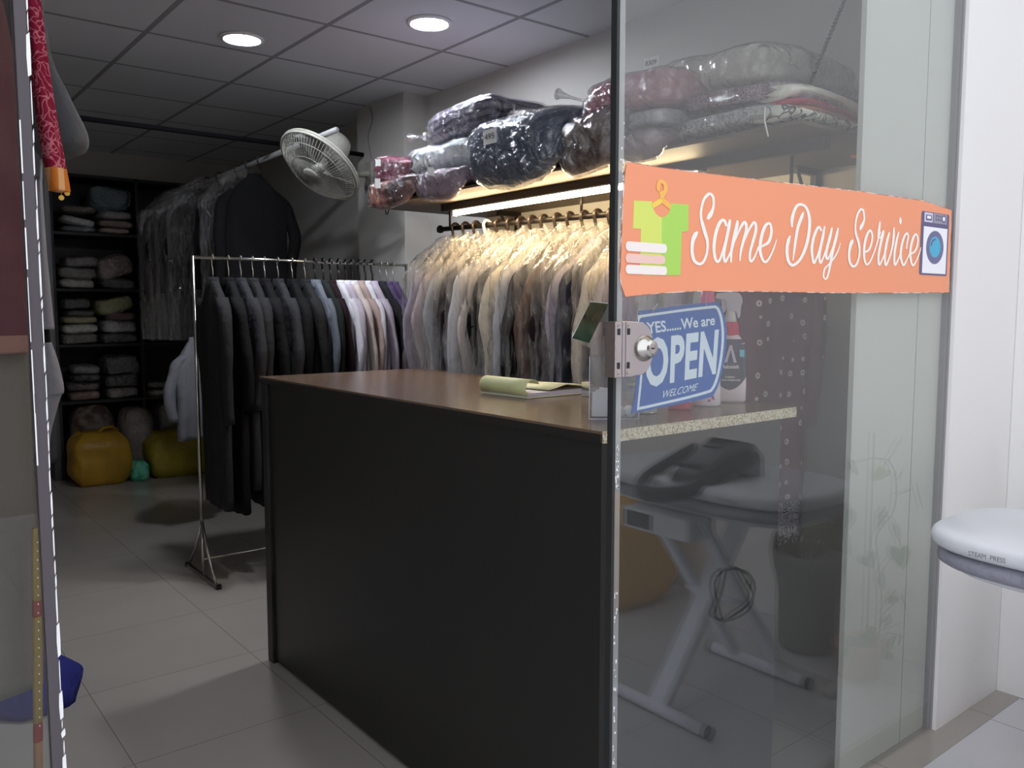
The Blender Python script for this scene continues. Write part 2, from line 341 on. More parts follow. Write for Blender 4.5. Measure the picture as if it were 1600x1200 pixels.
# chain from the near front corner to the wall
A, B = Vector((2.115, 1.375, 1.93)), Vector((XW-.01, 1.66, 2.50)); d = B-A; n = int(d.length/.017); ch = MB()
u = d.normalized(); side = u.cross(Vector((0, 0, 1))).normalized(); upv = side.cross(u)
for i in range(n):
    cpt = A+d*(i/n); a = side if i % 2 else upv
    ch.tube([cpt+u*.0115*math.cos(t)+a*.006*math.sin(t) for t in [k*PI/5 for k in range(10)]], .0022, 5, closed=True)
tag(ch.build('support_chain', mat('chain_steel', srgb(80, 76, 72), .45, metal=.8)), 'dark steel link chain slanting from the shelf corner up to the wall', 'chain')
ch = MB(); ch.tube([(2.10, 3.72, 1.93), (XW-.005, 3.9, 2.42)], .006, 6)
tag(ch.build('support_rod', M_darkmetal), 'thin dark stay rising behind the quilts at the far end of the shelf', 'rod')
# led tube
lt = thing('led_tube', 'glowing warm white LED tube fixed under the wall shelf', 'tube light', (2.33, 2.62, 1.8665))
MB().cyl((0, .74, -.002), (0, -.74, -.002), .0115, 14).build('diffuser', emit('warm_led', (1, .76, .44, 1), 50), lt, True)
box('housing', M_whitepl, -.013, .013, -.76, .76, .0098, .015, parent=lt)
for y in (-.76, .74): box('end_cap', M_whitepl, -.013, .013, y, y+.02, -.016, .0145, parent=lt)
# rail with hangers
RX, RZ = 2.45, 1.80
def rz_at(y): return 1.787+(y-2.45)*.025
r = thing('clothes_rail', 'dark brown metal rail hung beneath the wall shelf', 'rail', (RX, 2.6, 1.791))
r.rotation_euler = (math.atan(.025), 0, 0)
MB().cyl((0, -1.2, 0), (0, 1.05, 0), .0125, 12).build('rail_tube', M_darkmetal, r, True)
MB().lathe([(.001, -.02), (.016, -.016), (.02, 0), (.016, .012), (.008, .02)], 12).build('end_knob', M_darkmetal, r, True, loc=(0, 1.07, 0))
for y in (-1.0, .0, .98): MB().cyl((0, y, 0), (0, y+.003, .1235-y*.025), .006, 8).build('drop_rod', M_darkmetal, r, True)
STROKES=[[(1.5333,1.6058,0.0057,0.0036),(1.5387,1.6119,0.0076,0.0047),(1.5442,1.6187,0.0067,0.0041),(1.5496,1.6284,0.0046,0.0029),(1.5515,1.64,0.004,0.0025),(1.5488,1.654,0.0046,0.0028),(1.5371,1.6602,0.0051,0.0032),(1.5238,1.6534,0.0051,0.0032),(1.513,1.6398,0.0043,0.0027),(1.5073,1.6196,0.004,0.0025),(1.5085,1.6027,0.0045,0.0028),(1.5158,1.5862,0.0062,0.0039),(1.5242,1.5696,0.0062,0.0039),(1.531,1.5557,0.0051,0.0032),(1.5325,1.5386,0.0043,0.0027),(1.528,1.5212,0.0043,0.0027),(1.5172,1.5064,0.0045,0.0029),(1.5038,1.5024,0.005,0.0032),(1.4881,1.5082,0.0056,0.0035),(1.4799,1.5221,0.0055,0.0035),(1.4783,1.5389,0.0055,0.0035),(1.4812,1.5546,0.0066,0.0042),(1.4885,1.5662,0.0073,0.0046),(1.4939,1.5715,0.0044,0.0028)],[(1.5987,1.5942,0.0048,0.0029),(1.5937,1.6026,0.0053,0.0033),(1.5853,1.605,0.0053,0.0033),(1.5739,1.597,0.0059,0.0036),(1.5629,1.5775,0.0058,0.0036),(1.5568,1.5541,0.0058,0.0036),(1.5563,1.5339,0.0052,0.0032),(1.5615,1.5167,0.0052,0.0033),(1.5699,1.5097,0.0047,0.0029),(1.5791,1.5159,0.0041,0.0025),(1.5857,1.5293,0.0041,0.0026),(1.5944,1.5487,0.0042,0.0026),(1.6053,1.5771,0.0048,0.0029)],[(1.6126,1.606,0.0042,0.0026),(1.6105,1.5978,0.0058,0.0035),(1.6053,1.5771,0.0057,0.0035),(1.5958,1.5444,0.0053,0.0033),(1.593,1.5237,0.0047,0.0029),(1.5982,1.5107,0.0048,0.0029),(1.6074,1.5199,0.0036,0.0022),(1.6188,1.5366,0.0034,0.0021),(1.6277,1.5577,0.0031,0.0019)],[(1.6409,1.6057,0.0044,0.0027),(1.6384,1.5937,0.0063,0.0038),(1.6276,1.5606,0.0063,0.0038),(1.6201,1.5337,0.0048,0.003),(1.6203,1.5108,0.0031,0.0019)],[(1.6324,1.5609,0.0032,0.0019),(1.6439,1.5792,0.0034,0.0021),(1.6555,1.5948,0.0044,0.0027),(1.6674,1.6056,0.0055,0.0033),(1.6747,1.5989,0.0056,0.0033),(1.6745,1.584,0.006,0.0036),(1.6655,1.5625,0.0055,0.0033),(1.6565,1.5382,0.0047,0.0028),(1.6537,1.5157,0.0025,0.0015)],[(1.6668,1.5596,0.0032,0.0019),(1.6809,1.5813,0.0035,0.0021),(1.6928,1.5971,0.0043,0.0026),(1.7063,1.6077,0.0053,0.0032),(1.713,1.5983,0.0054,0.0032),(1.7112,1.5831,0.0056,0.0033),(1.7008,1.5583,0.0053,0.0032),(1.6923,1.5368,0.0048,0.0029),(1.6923,1.5201,0.0048,0.0029),(1.6988,1.5151,0.0044,0.0027),(1.711,1.5269,0.0036,0.0021),(1.7254,1.5504,0.0033,0.002)],[(1.7255,1.5481,0.0033,0.002),(1.7485,1.556,0.005,0.0029),(1.7665,1.5646,0.006,0.0035),(1.7761,1.5867,0.0056,0.0032),(1.7726,1.605,0.005,0.0029),(1.7631,1.609,0.0053,0.0031),(1.7491,1.6005,0.0063,0.0037),(1.7371,1.5784,0.0065,0.0038),(1.7317,1.5537,0.0065,0.0038),(1.7338,1.5355,0.0058,0.0034),(1.745,1.519,0.0052,0.0031),(1.7582,1.5164,0.005,0.0029),(1.7734,1.5294,0.004,0.0023),(1.7884,1.5517,0.0033,0.0019),(1.7982,1.5709,0.0019,0.0011)],[(1.9107,1.6453,0.0037,0.0021),(1.9047,1.6341,0.0069,0.0038),(1.8903,1.6092,0.0064,0.0036),(1.882,1.58,0.006,0.0033),(1.8764,1.551,0.0048,0.0027),(1.8716,1.5244,0.0023,0.0013)],[(1.8636,1.6075,0.0036,0.0021),(1.8622,1.6233,0.007,0.0039),(1.8688,1.6427,0.0063,0.0035),(1.882,1.6595,0.0059,0.0033),(1.8987,1.6647,0.006,0.0033),(1.919,1.6607,0.0061,0.0034),(1.9344,1.6458,0.0066,0.0036),(1.941,1.622,0.007,0.0039),(1.9387,1.5943,0.007,0.0039),(1.9301,1.5663,0.007,0.0039),(1.9142,1.5397,0.0065,0.0036),(1.895,1.5213,0.006,0.0034),(1.87,1.5116,0.0063,0.0036),(1.8528,1.5198,0.0063,0.0036),(1.845,1.5369,0.0067,0.0038),(1.844,1.5559,0.0069,0.0039),(1.8487,1.5719,0.007,0.0039),(1.8543,1.5825,0.0042,0.0024)],[(1.9961,1.6058,0.0048,0.0026),(1.985,1.6141,0.0057,0.0031),(1.9722,1.6027,0.0063,0.0034),(1.9601,1.5809,0.0062,0.0034),(1.9548,1.5545,0.0062,0.0034),(1.9599,1.5334,0.0056,0.0031),(1.9666,1.5205,0.0052,0.0029),(1.9764,1.5308,0.0045,0.0025),(1.9873,1.5493,0.0042,0.0023),(2.0005,1.5829,0.0045,0.0025)],[(2.0113,1.6158,0.004,0.0021),(2.0046,1.5898,0.0064,0.0035),(1.9945,1.5562,0.0058,0.0031),(1.9912,1.5346,0.0053,0.0029),(1.9981,1.5216,0.0049,0.0027),(2.0094,1.5353,0.004,0.0022),(2.0205,1.5541,0.0037,0.002)],[(2.0467,1.6146,0.004,0.0022),(2.0397,1.5933,0.0065,0.0035),(2.0263,1.561,0.0062,0.0033),(2.0228,1.5425,0.0059,0.0032),(2.0295,1.5327,0.0054,0.0029),(2.0398,1.5415,0.0043,0.0023),(2.054,1.5639,0.0041,0.0022)],[(2.0765,1.6152,0.0041,0.0022),(2.0694,1.5933,0.0066,0.0035),(2.0545,1.5555,0.0066,0.0035),(2.0456,1.5233,0.0059,0.0032),(2.0379,1.4978,0.0047,0.0025),(2.031,1.4842,0.0043,0.0023),(2.0219,1.4803,0.0039,0.0021),(2.0137,1.4888,0.004,0.0022),(2.0188,1.5073,0.0043,0.0023),(2.0381,1.5196,0.004,0.0022),(2.0619,1.5373,0.0039,0.0021),(2.0797,1.5566,0.0032,0.0017),(2.0904,1.5775,0.0019,0.001)],[(2.1905,1.6198,0.005,0.0026),(2.1944,1.6269,0.0084,0.0043),(2.2016,1.6352,0.0075,0.0038),(2.2082,1.6461,0.0048,0.0024),(2.2074,1.6582,0.0047,0.0024),(2.2013,1.6717,0.0054,0.0028),(2.191,1.6744,0.0054,0.0028),(2.1766,1.6647,0.0053,0.0027),(2.1663,1.645,0.0046,0.0024),(2.1635,1.6225,0.0046,0.0024),(2.1692,1.6038,0.006,0.0031),(2.1822,1.5854,0.0064,0.0033),(2.1897,1.5649,0.0051,0.0026),(2.1878,1.5439,0.0047,0.0024),(2.1764,1.5243,0.0054,0.0028),(2.1585,1.5176,0.006,0.0031),(2.1413,1.5283,0.0062,0.0033),(2.1356,1.5488,0.0062,0.0033),(2.1386,1.5678,0.0074,0.0039),(2.1458,1.5819,0.0089,0.0046),(2.1504,1.5873,0.0059,0.0031)],[(2.2129,1.558,0.0041,0.0021),(2.2382,1.5653,0.0055,0.0028),(2.2523,1.5854,0.0052,0.0026),(2.2552,1.6068,0.0052,0.0026),(2.2428,1.6202,0.0055,0.0028),(2.2265,1.607,0.0065,0.0033),(2.2162,1.5836,0.0065,0.0033),(2.2139,1.559,0.0065,0.0033),(2.2178,1.538,0.0055,0.0028),(2.2307,1.5252,0.0055,0.0028),(2.2474,1.5338,0.0044,0.0022),(2.2634,1.5539,0.0042,0.0021),(2.2774,1.5777,0.0042,0.0021),(2.2881,1.5997,0.0043,0.0021),(2.2974,1.6181,0.0039,0.002)],[(2.2946,1.6456,0.0046,0.0023),(2.2906,1.623,0.0068,0.0034),(2.2885,1.6042,0.0053,0.0027)],[(2.285,1.604,0.0039,0.0019),(2.3021,1.604,0.0046,0.0023),(2.315,1.6218,0.0054,0.0027)],[(2.3168,1.6227,0.0047,0.0023),(2.3124,1.6099,0.0068,0.0034),(2.3033,1.5879,0.0068,0.0034),(2.2936,1.5516,0.0062,0.0031),(2.2991,1.5266,0.0057,0.0029),(2.3174,1.5453,0.0043,0.0022),(2.3366,1.5787,0.0044,0.0022)],[(2.3491,1.6192,0.0048,0.0023),(2.3388,1.5969,0.0069,0.0034),(2.3289,1.5602,0.0062,0.0031),(2.3352,1.5269,0.0058,0.0029),(2.3538,1.5467,0.0051,0.0025),(2.3695,1.5802,0.0059,0.0029),(2.3746,1.6097,0.0067,0.0033),(2.3744,1.6343,0.0044,0.0022)],[(2.4026,1.6232,0.0045,0.0022),(2.3909,1.5922,0.0067,0.0033),(2.3833,1.557,0.0064,0.0031),(2.3886,1.5296,0.006,0.0029),(2.4061,1.545,0.0045,0.0022),(2.4213,1.5678,0.0042,0.002)],[(2.41,1.6658,0.0038,0.0018),(2.4107,1.6576,0.0079,0.0038),(2.4114,1.6485,0.0045,0.0022)],[(2.4548,1.5804,0.0046,0.0022),(2.456,1.5973,0.005,0.0024),(2.4615,1.6144,0.005,0.0024),(2.4529,1.6241,0.0058,0.0028),(2.4366,1.613,0.0065,0.0031),(2.4235,1.5864,0.0069,0.0033),(2.4203,1.5566,0.0069,0.0033),(2.4379,1.5303,0.0061,0.003),(2.4559,1.5449,0.0046,0.0022),(2.4735,1.5663,0.0043,0.0021)],[(2.4729,1.5644,0.0043,0.0021),(2.5006,1.5712,0.0059,0.0028),(2.5171,1.5871,0.006,0.0028),(2.5209,1.6119,0.0056,0.0026),(2.5078,1.6244,0.0059,0.0028),(2.4911,1.6122,0.0067,0.0032),(2.4781,1.5815,0.0071,0.0034),(2.4807,1.5515,0.0067,0.0032),(2.4963,1.5313,0.0059,0.0028),(2.5149,1.5452,0.0044,0.0021),(2.5328,1.5687,0.004,0.0019),(2.5413,1.5863,0.0024,0.0011)]]
BAN=[(1.2671,1.7024),(1.3698,1.7009),(1.7767,1.7102),(2.1745,1.7215),(2.5543,1.7257),(2.7359,1.7115),(2.7389,1.6193),(2.7445,1.4548),(2.4496,1.4497),(2.0694,1.4449),(1.7555,1.4444),(1.4923,1.4418),(1.3686,1.4351),(1.2685,1.4267),(1.2578,1.4481),(1.2527,1.467),(1.2594,1.6372)]
SHIRT=[(1.2906,1.6256),(1.3459,1.6281),(1.3491,1.6148),(1.3559,1.6051),(1.3671,1.5986),(1.3782,1.5964),(1.3908,1.6012),(1.4003,1.6088),(1.4046,1.619),(1.4059,1.629),(1.4644,1.6305),(1.4653,1.573),(1.4434,1.5697),(1.4406,1.4756),(1.3276,1.4728),(1.3118,1.4758),(1.3128,1.569),(1.2888,1.5685)]
SHIRTR=[(1.3782,1.5964),(1.3908,1.6012),(1.4003,1.6088),(1.4046,1.619),(1.4059,1.629),(1.4644,1.6305),(1.4653,1.573),(1.4434,1.5697),(1.4406,1.4756),(1.3796,1.4741)]
HANGL=[(1.3452,1.6239),(1.3698,1.6364),(1.3702,1.65),(1.3816,1.654),(1.3821,1.6368),(1.3754,1.6267),(1.3491,1.6136)]
HANGR=[(1.3761,1.6273),(1.382,1.6379),(1.4063,1.6271),(1.4035,1.6146)]
HOOK=[(1.3641,1.6545,0.0053,0.0035),(1.3646,1.6646,0.0055,0.0036),(1.3697,1.6721,0.0059,0.0039),(1.3774,1.6718,0.0061,0.004),(1.3844,1.6674,0.0063,0.0041),(1.3877,1.6596,0.0065,0.0042),(1.3848,1.6513,0.0065,0.0042),(1.3795,1.6452,0.0061,0.004),(1.3759,1.6384,0.0058,0.0038)]
TOWELS=[[1.2665, 1.5213, 1.3942, 1.5411], [1.2669, 1.4972, 1.3896, 1.516], [1.2673, 1.4745, 1.3954, 1.4932]]
WASH=[2.5393, 1.5057, 2.72, 1.6957]
WP1=[2.5567, 1.6647, 2.6101, 1.6932]
WP2=[2.6153, 1.6643, 2.704, 1.6942]
WHITE=[2.5554, 1.5112, 2.711, 1.6514]
RING=[2.5748, 1.5401, 2.6894, 1.6414]
GLS=[2.5962, 1.5601, 2.6684, 1.624]
SLOT=[2.5653, 1.67, 2.6042, 1.6865]
SLOTI=[2.5719, 1.6751, 2.5983, 1.6837]
KN=[2.6709, 1.6682, 2.6968, 1.6919]
KNI=[2.6747, 1.6738, 2.6917, 1.6873]
OPL=[(1.3676,1.3981),(1.4311,1.4038),(1.5267,1.412),(1.6407,1.4194),(1.6556,1.4061),(1.6688,1.3829),(1.6783,1.3518),(1.6777,1.3128),(1.67,1.2713),(1.6596,1.2352),(1.646,1.2099),(1.6282,1.1902),(1.588,1.1865),(1.4729,1.1794),(1.3459,1.1712),(1.3549,1.2033),(1.3595,1.2339),(1.3641,1.2597),(1.3697,1.2927),(1.3666,1.3399),(1.3603,1.3682)]
OBR=[(1.3616,1.3881),(1.4313,1.3942),(1.5269,1.4029),(1.6207,1.4099),(1.635,1.4091),(1.6462,1.4023),(1.6585,1.3817),(1.6658,1.3519),(1.6668,1.3234),(1.6627,1.2872),(1.6541,1.2511),(1.6427,1.2231),(1.6277,1.2058),(1.6116,1.2003),(1.533,1.1914),(1.4362,1.1832),(1.3692,1.178),(1.3629,1.1818),(1.3682,1.2263),(1.3717,1.2594),(1.3738,1.2925),(1.3713,1.3304),(1.3663,1.3587),(1.3611,1.3775)]
OBRI=[(1.372,1.3826),(1.4314,1.3885),(1.5271,1.397),(1.621,1.4035),(1.6311,1.403),(1.6395,1.3972),(1.6495,1.3792),(1.6563,1.3521),(1.6573,1.3236),(1.6535,1.2901),(1.6445,1.2529),(1.6343,1.2275),(1.6214,1.2114),(1.6054,1.2064),(1.5328,1.198),(1.4361,1.1894),(1.3742,1.1848),(1.37,1.188),(1.3751,1.2259),(1.3786,1.2591),(1.3807,1.2922),(1.3785,1.3302),(1.3718,1.3586),(1.3659,1.3756)]
QYES=[(1.3935,1.346),(1.6304,1.3632),(1.6296,1.3882),(1.3877,1.3721)]
QOPEN=[(1.3874,1.2235),(1.6378,1.2441),(1.6463,1.3543),(1.3868,1.3359)]
QWEL=[(1.4439,1.1986),(1.5655,1.2096),(1.5709,1.2263),(1.4464,1.2156)]
HOLES=[(1.4083,1.3933),(1.596,1.4085),(1.422,1.4128),(1.586,1.4348),(1.3956,1.4104)]
# ============================================================ GARMENTS
def garment_mesh(W, L, th, seed, flare=1.0, n=30, rows=26, amp=.012):
    """body of a garment on a hanger: width along y, thickness along x, rail at z=0"""
    rs = []; z0 = -.115
    for i in range(rows+1):
        t = i/rows; z = z0-(L)*(t**1.35)
        dz = z0-z
        hw = .042+(W/2-.042)*min(1, (dz/.17))**.85
        if dz > .17: hw *= 1-.08*min(1, (dz-.17)/.2)+(flare-1)*((dz-.17)/max(L-.17, .1))
        tk = .022+(th/2-.022)*min(1, dz/.10)
        a = amp*min(1, dz/.25)
        ring = []
        for k in range(n):
            q = 2*PI*k/n; cs, sn = math.cos(q), math.sin(q)
            yy = hw*(abs(cs)**.7)*(1 if cs >= 0 else -1); xx = tk*(abs(sn)**.55)*(1 if sn >= 0 else -1)
            f = a*(math.sin(yy*55+seed*1.7+1.2*math.sin(z*4+seed))+.7*ns(yy*9, z*2.2, seed*3.1+xx*6))
            xx += f*(.6 if abs(cs) < .95 else .1); yy += a*.8*ns(z*5, seed, 2)
            ring.append((xx, yy, z+.006*ns(yy*20, seed, 0)*t))
        rs.append(ring)
    return MB().rings(rs)
def sleeve_mesh(W, th, sl, side, seed, n=12, rows=14):
    rs = []
    for i in range(rows+1):
        t = i/rows; a = min(1, t/.14)
        y = side*(W/2-.075+.04*math.sin(a*PI/2)+.065*min(t, .45)/.45-.05*max(0, t-.5)+.01*math.sin(t*7+seed)); z = -.215-sl*t
        x = -.012*math.sin(t*3+seed)
        r1 = .046-.014*t+.004*ns(t*6, seed, 4); r2 = min(.036, th*.52)-.008*t
        if i == 0: r1 = .02; z += .012
        rs.append([(x+r2*math.cos(2*PI*k/n)*(1+.15*ns(k*1.3, t*5, seed)), y+r1*math.sin(2*PI*k/n)*(1+.18*ns(k*1.1, t*4+9, seed)), z) for k in range(n)])
    return MB().rings(rs)
def collar_mesh(tk=.028):
    rs = []
    for r, z in [(1.1, -.150), (1.12, -.135), (.95, -.100), (.82, -.098), (.8, -.13)]:
        rs.append([(tk*r*math.cos(2*PI*k/16), .047*r*math.sin(2*PI*k/16), z-.010*math.cos(4*PI*k/16)*(r > 1)) for k in range(16)])
    return MB().rings(rs)
def bag_mesh(W, L, th, seed, n=48, rows=44, top=-.04, amp=.014):
    rs = []
    for i in range(rows+1):
        t = i/rows; z = top-(L+.06)*t; dz = top-z
        hw = .07+(W/2+.07-.07)*min(1, (dz/.20))**.8; tk = .02+(th/2+.02-.02)*min(1, dz/.14)
        ring = []
        for k in range(n):
            q = 2*PI*k/n; cs, sn = math.cos(q), math.sin(q)
            yy = hw*(abs(cs)**.75)*(1 if cs >= 0 else -1); xx = tk*(abs(sn)**.6)*(1 if sn >= 0 else -1)
            f = amp*(ns(yy*14+seed, z*7, xx*30+seed)+.6*ns(yy*34, z*22, seed+xx*50))
            ring.append((xx+f*1.1, yy+f*.6, z+(.03*ns(yy*12, seed, xx*40) if i == 0 else 0)))
        rs.append(ring)
    return MB().rings(rs, cap=False)
_cache = {}
def cmesh(key, fn):
    """share mesh data between copies of the same shape"""
    if key not in _cache: _cache[key] = fn()
    return _cache[key]
def put(name, mb, m, parent, smooth=True): return mb.build(name, m, parent, smooth)
def garment(label, name, loc, rz, m, W=.44, L=.9, th=.07, sleeve=.5, seed=0, bag=None, collar=True, mcol=None, group=None, flare=1.0, bagL=None, cat='garment'):
    t = thing(name, label, cat, loc, rz, group)
    put('body', garment_mesh(W, L, th, seed, flare), m, t)
    if sleeve:
        for s_ in (-1, 1): put('sleeve', sleeve_mesh(W, th, sleeve, s_, seed+s_), m, t)
    if collar: put('collar', collar_mesh(), mcol or m, t)
    if bag: put('plastic_cover', bag_mesh(W, bagL or L, th, seed), bag, t)
    return t
def hanger(label, loc, rz, m, r=.0045, hr=.022, group=None, arm=.19):
    """hook over a rail at the origin, bar along y"""
    t = thing('clothes_hanger', label, 'hanger', loc, rz, group)
    pts = []
    for k in range(13):
        a = R(-50+k*20); pts.append((hr*math.cos(a)*0, hr*math.cos(a), .0+hr*math.sin(a)))
    pts = [(0, -hr*.95, -.006)]+[(0, hr*math.cos(R(190-k*22)), hr*math.sin(R(190-k*22))) for k in range(10)]+[(0, .012, -.04), (0, 0, -.058), (0, 0, -.105)]
    MB().tube(cr(pts, 2), r, 8).build('hook', m, t, True)
    MB().tube([(0, -arm*.8, -.255), (0, -arm*.4, -.185), (0, -.02, -.125), (0, 0, -.105), (0, .02, -.125), (0, arm*.4, -.185), (0, arm*.8, -.255)], max(r, .004), 8).build('shoulder_bar', m, t, True)
    return t
C = {
 'charcoal': cloth('charcoal', srgb(40, 40, 41)), 'black': cloth('black', srgb(17, 17, 18)), 'darkgrey': cloth('darkgrey', srgb(46, 46, 49)),
 'slate': cloth('slate', srgb(112, 118, 128)), 'greygreen': cloth('greygreen', srgb(40, 46, 44)), 'wine': cloth('wine', srgb(44, 28, 32)),
 'white': cloth('white', srgb(232, 232, 238)), 'offwhite': cloth('offwhite', srgb(224, 212, 204)), 'pinkbeige': cloth('pinkbeige', srgb(186, 166, 158)),
 'lilacwhite': cloth('lilacwhite', srgb(200, 190, 204)), 'purple': cloth('purple', srgb(92, 78, 112)), 'mauve': cloth('mauve', srgb(206, 190, 192)),
 'brown': cloth('brown', srgb(112, 84, 72)), 'cream': cloth('cream', srgb(236, 226, 204)), 'lilac': cloth('lilac', srgb(196, 180, 214)),
 'lilacgrey': cloth('lilacgrey', srgb(190, 178, 196)), 'palegrey': cloth('palegrey', srgb(196, 196, 200)), 'navy': cloth('navy', srgb(34, 38, 58)),
}
# ---- bagged clothes on the rail under the shelf, from its far end
SH = [(3.53, 'lilacgrey', 'lilac grey shirt', .9), (3.44, 'mauve', 'mauve shirt', .85), (3.35, 'palegrey', 'pale grey shirt', .9), (3.26, 'wine', 'dark wine jacket', .85), (3.17, 'white', 'white shirt', .9),
      (3.08, 'offwhite', 'off-white shirt', .95), (3.0, 'black', 'black suit', .95), (2.92, 'cream', 'cream shirt', .9), (2.84, 'white', 'broad white kurta', 1.05), (2.75, 'black', 'black coat', 1.0), (2.67, 'brown', 'brown coat', 1.0),
      (2.58, 'wine', 'dark brown jacket', .95), (2.50, 'lilacgrey', 'lilac grey kurta', .95), (2.42, 'navy', 'dark navy trousers', .9), (2.32, 'cream', 'cream kurta', 1.0), (2.22, 'offwhite', 'ivory kurta', 1.0), (2.12, 'lilac', 'lilac shirt', .95),
      (2.0, 'palegrey', 'pale grey kurta', .95), (1.88, 'lilacgrey', 'greyish lilac kurta', .95), (1.76, 'palegrey', 'light grey shirt', .9)]
M_hdark = mat('brown_hanger_plastic', srgb(44, 32, 26), .4)
rnd = random.Random(5)
for i, (y, k, nm, L) in enumerate(SH):
    rz = R(rnd.uniform(-1.5, 1.5))
    garment('%s in clear plastic, %s from the far end of the shelf rail' % (nm, ORD[i]), 'bagged_garment', (RX, y, rz_at(y)), PI/2+rz, C[k], W=.46+rnd.uniform(-.02, .03), L=L, th=.056, sleeve=.52, seed=i*1.3+2, bag=P_bag, group='bagged clothes under the wall shelf', flare=1.03)
    wh = i == 3
    hanger('%s plastic hanger, %s from the far end of the shelf rail' % ('white' if wh else 'dark brown', ORD[i]), (RX, y, rz_at(y)), PI/2+rz, M_whitepl if wh else M_hdark, r=.0075, hr=.022, group='hangers on the rail under the shelf', arm=.17)
# ---- chrome rack
RY = 4.33
k_ = thing('garment_rack', 'thin chrome garment rack holding a row of jackets and shirts', 'rack', (2.0, RY, 0))
x0, x1, zt = -.61, .645, 1.665
MB().tube([(x0, 0, zt), (x1, 0, zt)], .0085, 10).build('top_bar', M_chrome, k_, True)
for x in (x0, x1):
    MB().tube([(x, 0, zt+.008), (x, 0, .27)], .009, 10).build('post', M_chrome, k_, True)
    MB().tube([(x, 0, .31), (x, -.08, .15), (x, -.2, .012)], .0075, 8).build('strut', M_chrome, k_, True)
    MB().tube([(x, 0, .31), (x, .1, .15), (x, .24, .012)], .0075, 8).build('strut', M_chrome, k_, True)
    MB().tube([(x, 0, .27), (x, 0, .01)], .0075, 8).build('strut', M_chrome, k_, True)
    MB().box(x-.009, x+.009, -.22, .26, .0, .018).build('foot_bar', M_steel, k_)
    for y in (-.235, .25): box('foot_cap', M_blackpl, x-.012, x+.012, y, y+.02, 0, .024, parent=k_)
MB().tube([(x0, .0, .10), (x1, 0, .10)], .007, 8).build('bottom_bar', M_chrome, k_, True)
# x, colour, name, length, hook kind
RK = [(-.512, 'charcoal', 'long charcoal overcoat', 1.17, 'w'), (-.43, 'black', 'long black coat', 1.2, 'w'), (-.365, 'darkgrey', 'dark grey suit jacket', 1.08, 'w'), (-.30, 'charcoal', 'charcoal suit jacket', 1.18, 'w'), (-.235, 'black', 'black blazer', .85, 'w'),
      (-.16, 'darkgrey', 'dark grey blazer', .8, 'w'), (-.08, 'black', 'plain black jacket', .85, 'w'), (-.005, 'charcoal', 'charcoal jacket', .85, 'w'),
      (.055, 'slate', 'slate blue shirt', .8, 'b'), (.105, 'greygreen', 'grey green jacket', .85, 'b'), (.15, 'wine', 'very dark wine jacket', .85, 'b'), (.20, 'white', 'bright white shirt', .8, 'b'), (.245, 'lilacwhite', 'lilac white shirt', .8, 'b'),
      (.285, 'offwhite', 'off-white shirt', .8, 'b'), (.33, 'pinkbeige', 'pinkish beige shirt', .8, 'b'), (.37, 'white', 'plain white shirt', .8, 'b'), (.415, 'lilacwhite', 'pale lilac shirt', .85, 'b'),
      (.47, 'darkgrey', 'dusky grey shirt', .8, 'w'), (.51, 'purple', 'muted purple shirt', .8, 'w'), (.555, 'purple', 'purple shirt in dull light', .8, 'w')]
M_wire = mat('wire_hanger', srgb(170, 166, 158), .35, metal=.9)
rnd = random.Random(11)
for i, (x, k, nm, L, h) in enumerate(RK):
    rz = R(rnd.uniform(-1.5, 1.5)) + R(-4)
    th = .042 if i > 7 else .062
    garment('%s hanging %s from the left end of the chrome rack' % (nm, ORD[i]), 'hanging_shirt' if 'shirt' in nm else 'hanging_jacket', (2.0+x, RY, zt), rz, C[k], W=.45, L=L, th=th, sleeve=.56 if i != 0 else .62, seed=i*2.1+1, group='clothes on the chrome rack', cat='shirt' if 'shirt' in nm else 'jacket', mcol=C['white'] if nm.endswith('white shirt') else None)
    hanger('%s hanger %s from the left end of the chrome rack' % ('thin wire' if h == 'w' else 'black plastic', ORD[i]), (2.0+x, RY, zt), rz, M_wire if h == 'w' else M_blackpl, r=.003 if h == 'w' else .006, hr=.016 if h == 'w' else .021, group='hangers on the chrome rack')
# ---- pipes high up and the clothes hanging there
p_ = MB().cyl((XL+.003, 4.9, 2.40), (2.677, 4.9, 2.40), .014, 10).build('ceiling_pipe', mat('pipe_dark', srgb(18, 18, 20), .9, spec=.1), None, True)
tag(p_, 'dark thin pipe running across the shop under the ceiling', 'pipe')
p_ = MB().cyl((2.11, 7.60, 2.30), (2.11, 4.15, 2.36), .016, 10).build('hanging_rail', mat('pipe_white', srgb(150, 150, 150), .5), None, True)
tag(p_, 'white painted rail under the ceiling carrying black clothes in plastic', 'rail')
rnd = random.Random(3)
HG = [(6.6, 1.95, 'navy', True), (6.4, 1.98, 'black', True), (6.2, 2.0, 'navy', True), (5.95, 2.05, 'black', True), (5.6, 2.11, 'black', False), (5.4, 2.11, 'black', False), (5.2, 2.11, 'black', False)]
for i, (y, x, k, bg_) in enumerate(HG):
    z = 2.36-(y-4.15)*.0174+.012
    garment('%s hanging %s from the back on the white ceiling rail' % ('dark suit in shiny clear plastic' if bg_ else 'long black gown', ORD[i]), 'hanging_suit' if bg_ else 'hanging_gown', (2.11-(.10 if bg_ else .04), y, z), PI/2+R(rnd.uniform(-8, 8)), C[k], W=.42, L=1.05 if bg_ else 1.0, th=.09, sleeve=.6, seed=i*3+7, bag=P_hang if bg_ or i == 5 else None, group='black clothes on the white ceiling rail', cat='suit' if bg_ else 'gown', flare=1.0)
    hanger('black hanger %s from the back on the white ceiling rail' % ORD[i], (2.11, y, z), PI/2, M_blackpl, r=.005, hr=.022, group='hangers on the white ceiling rail')
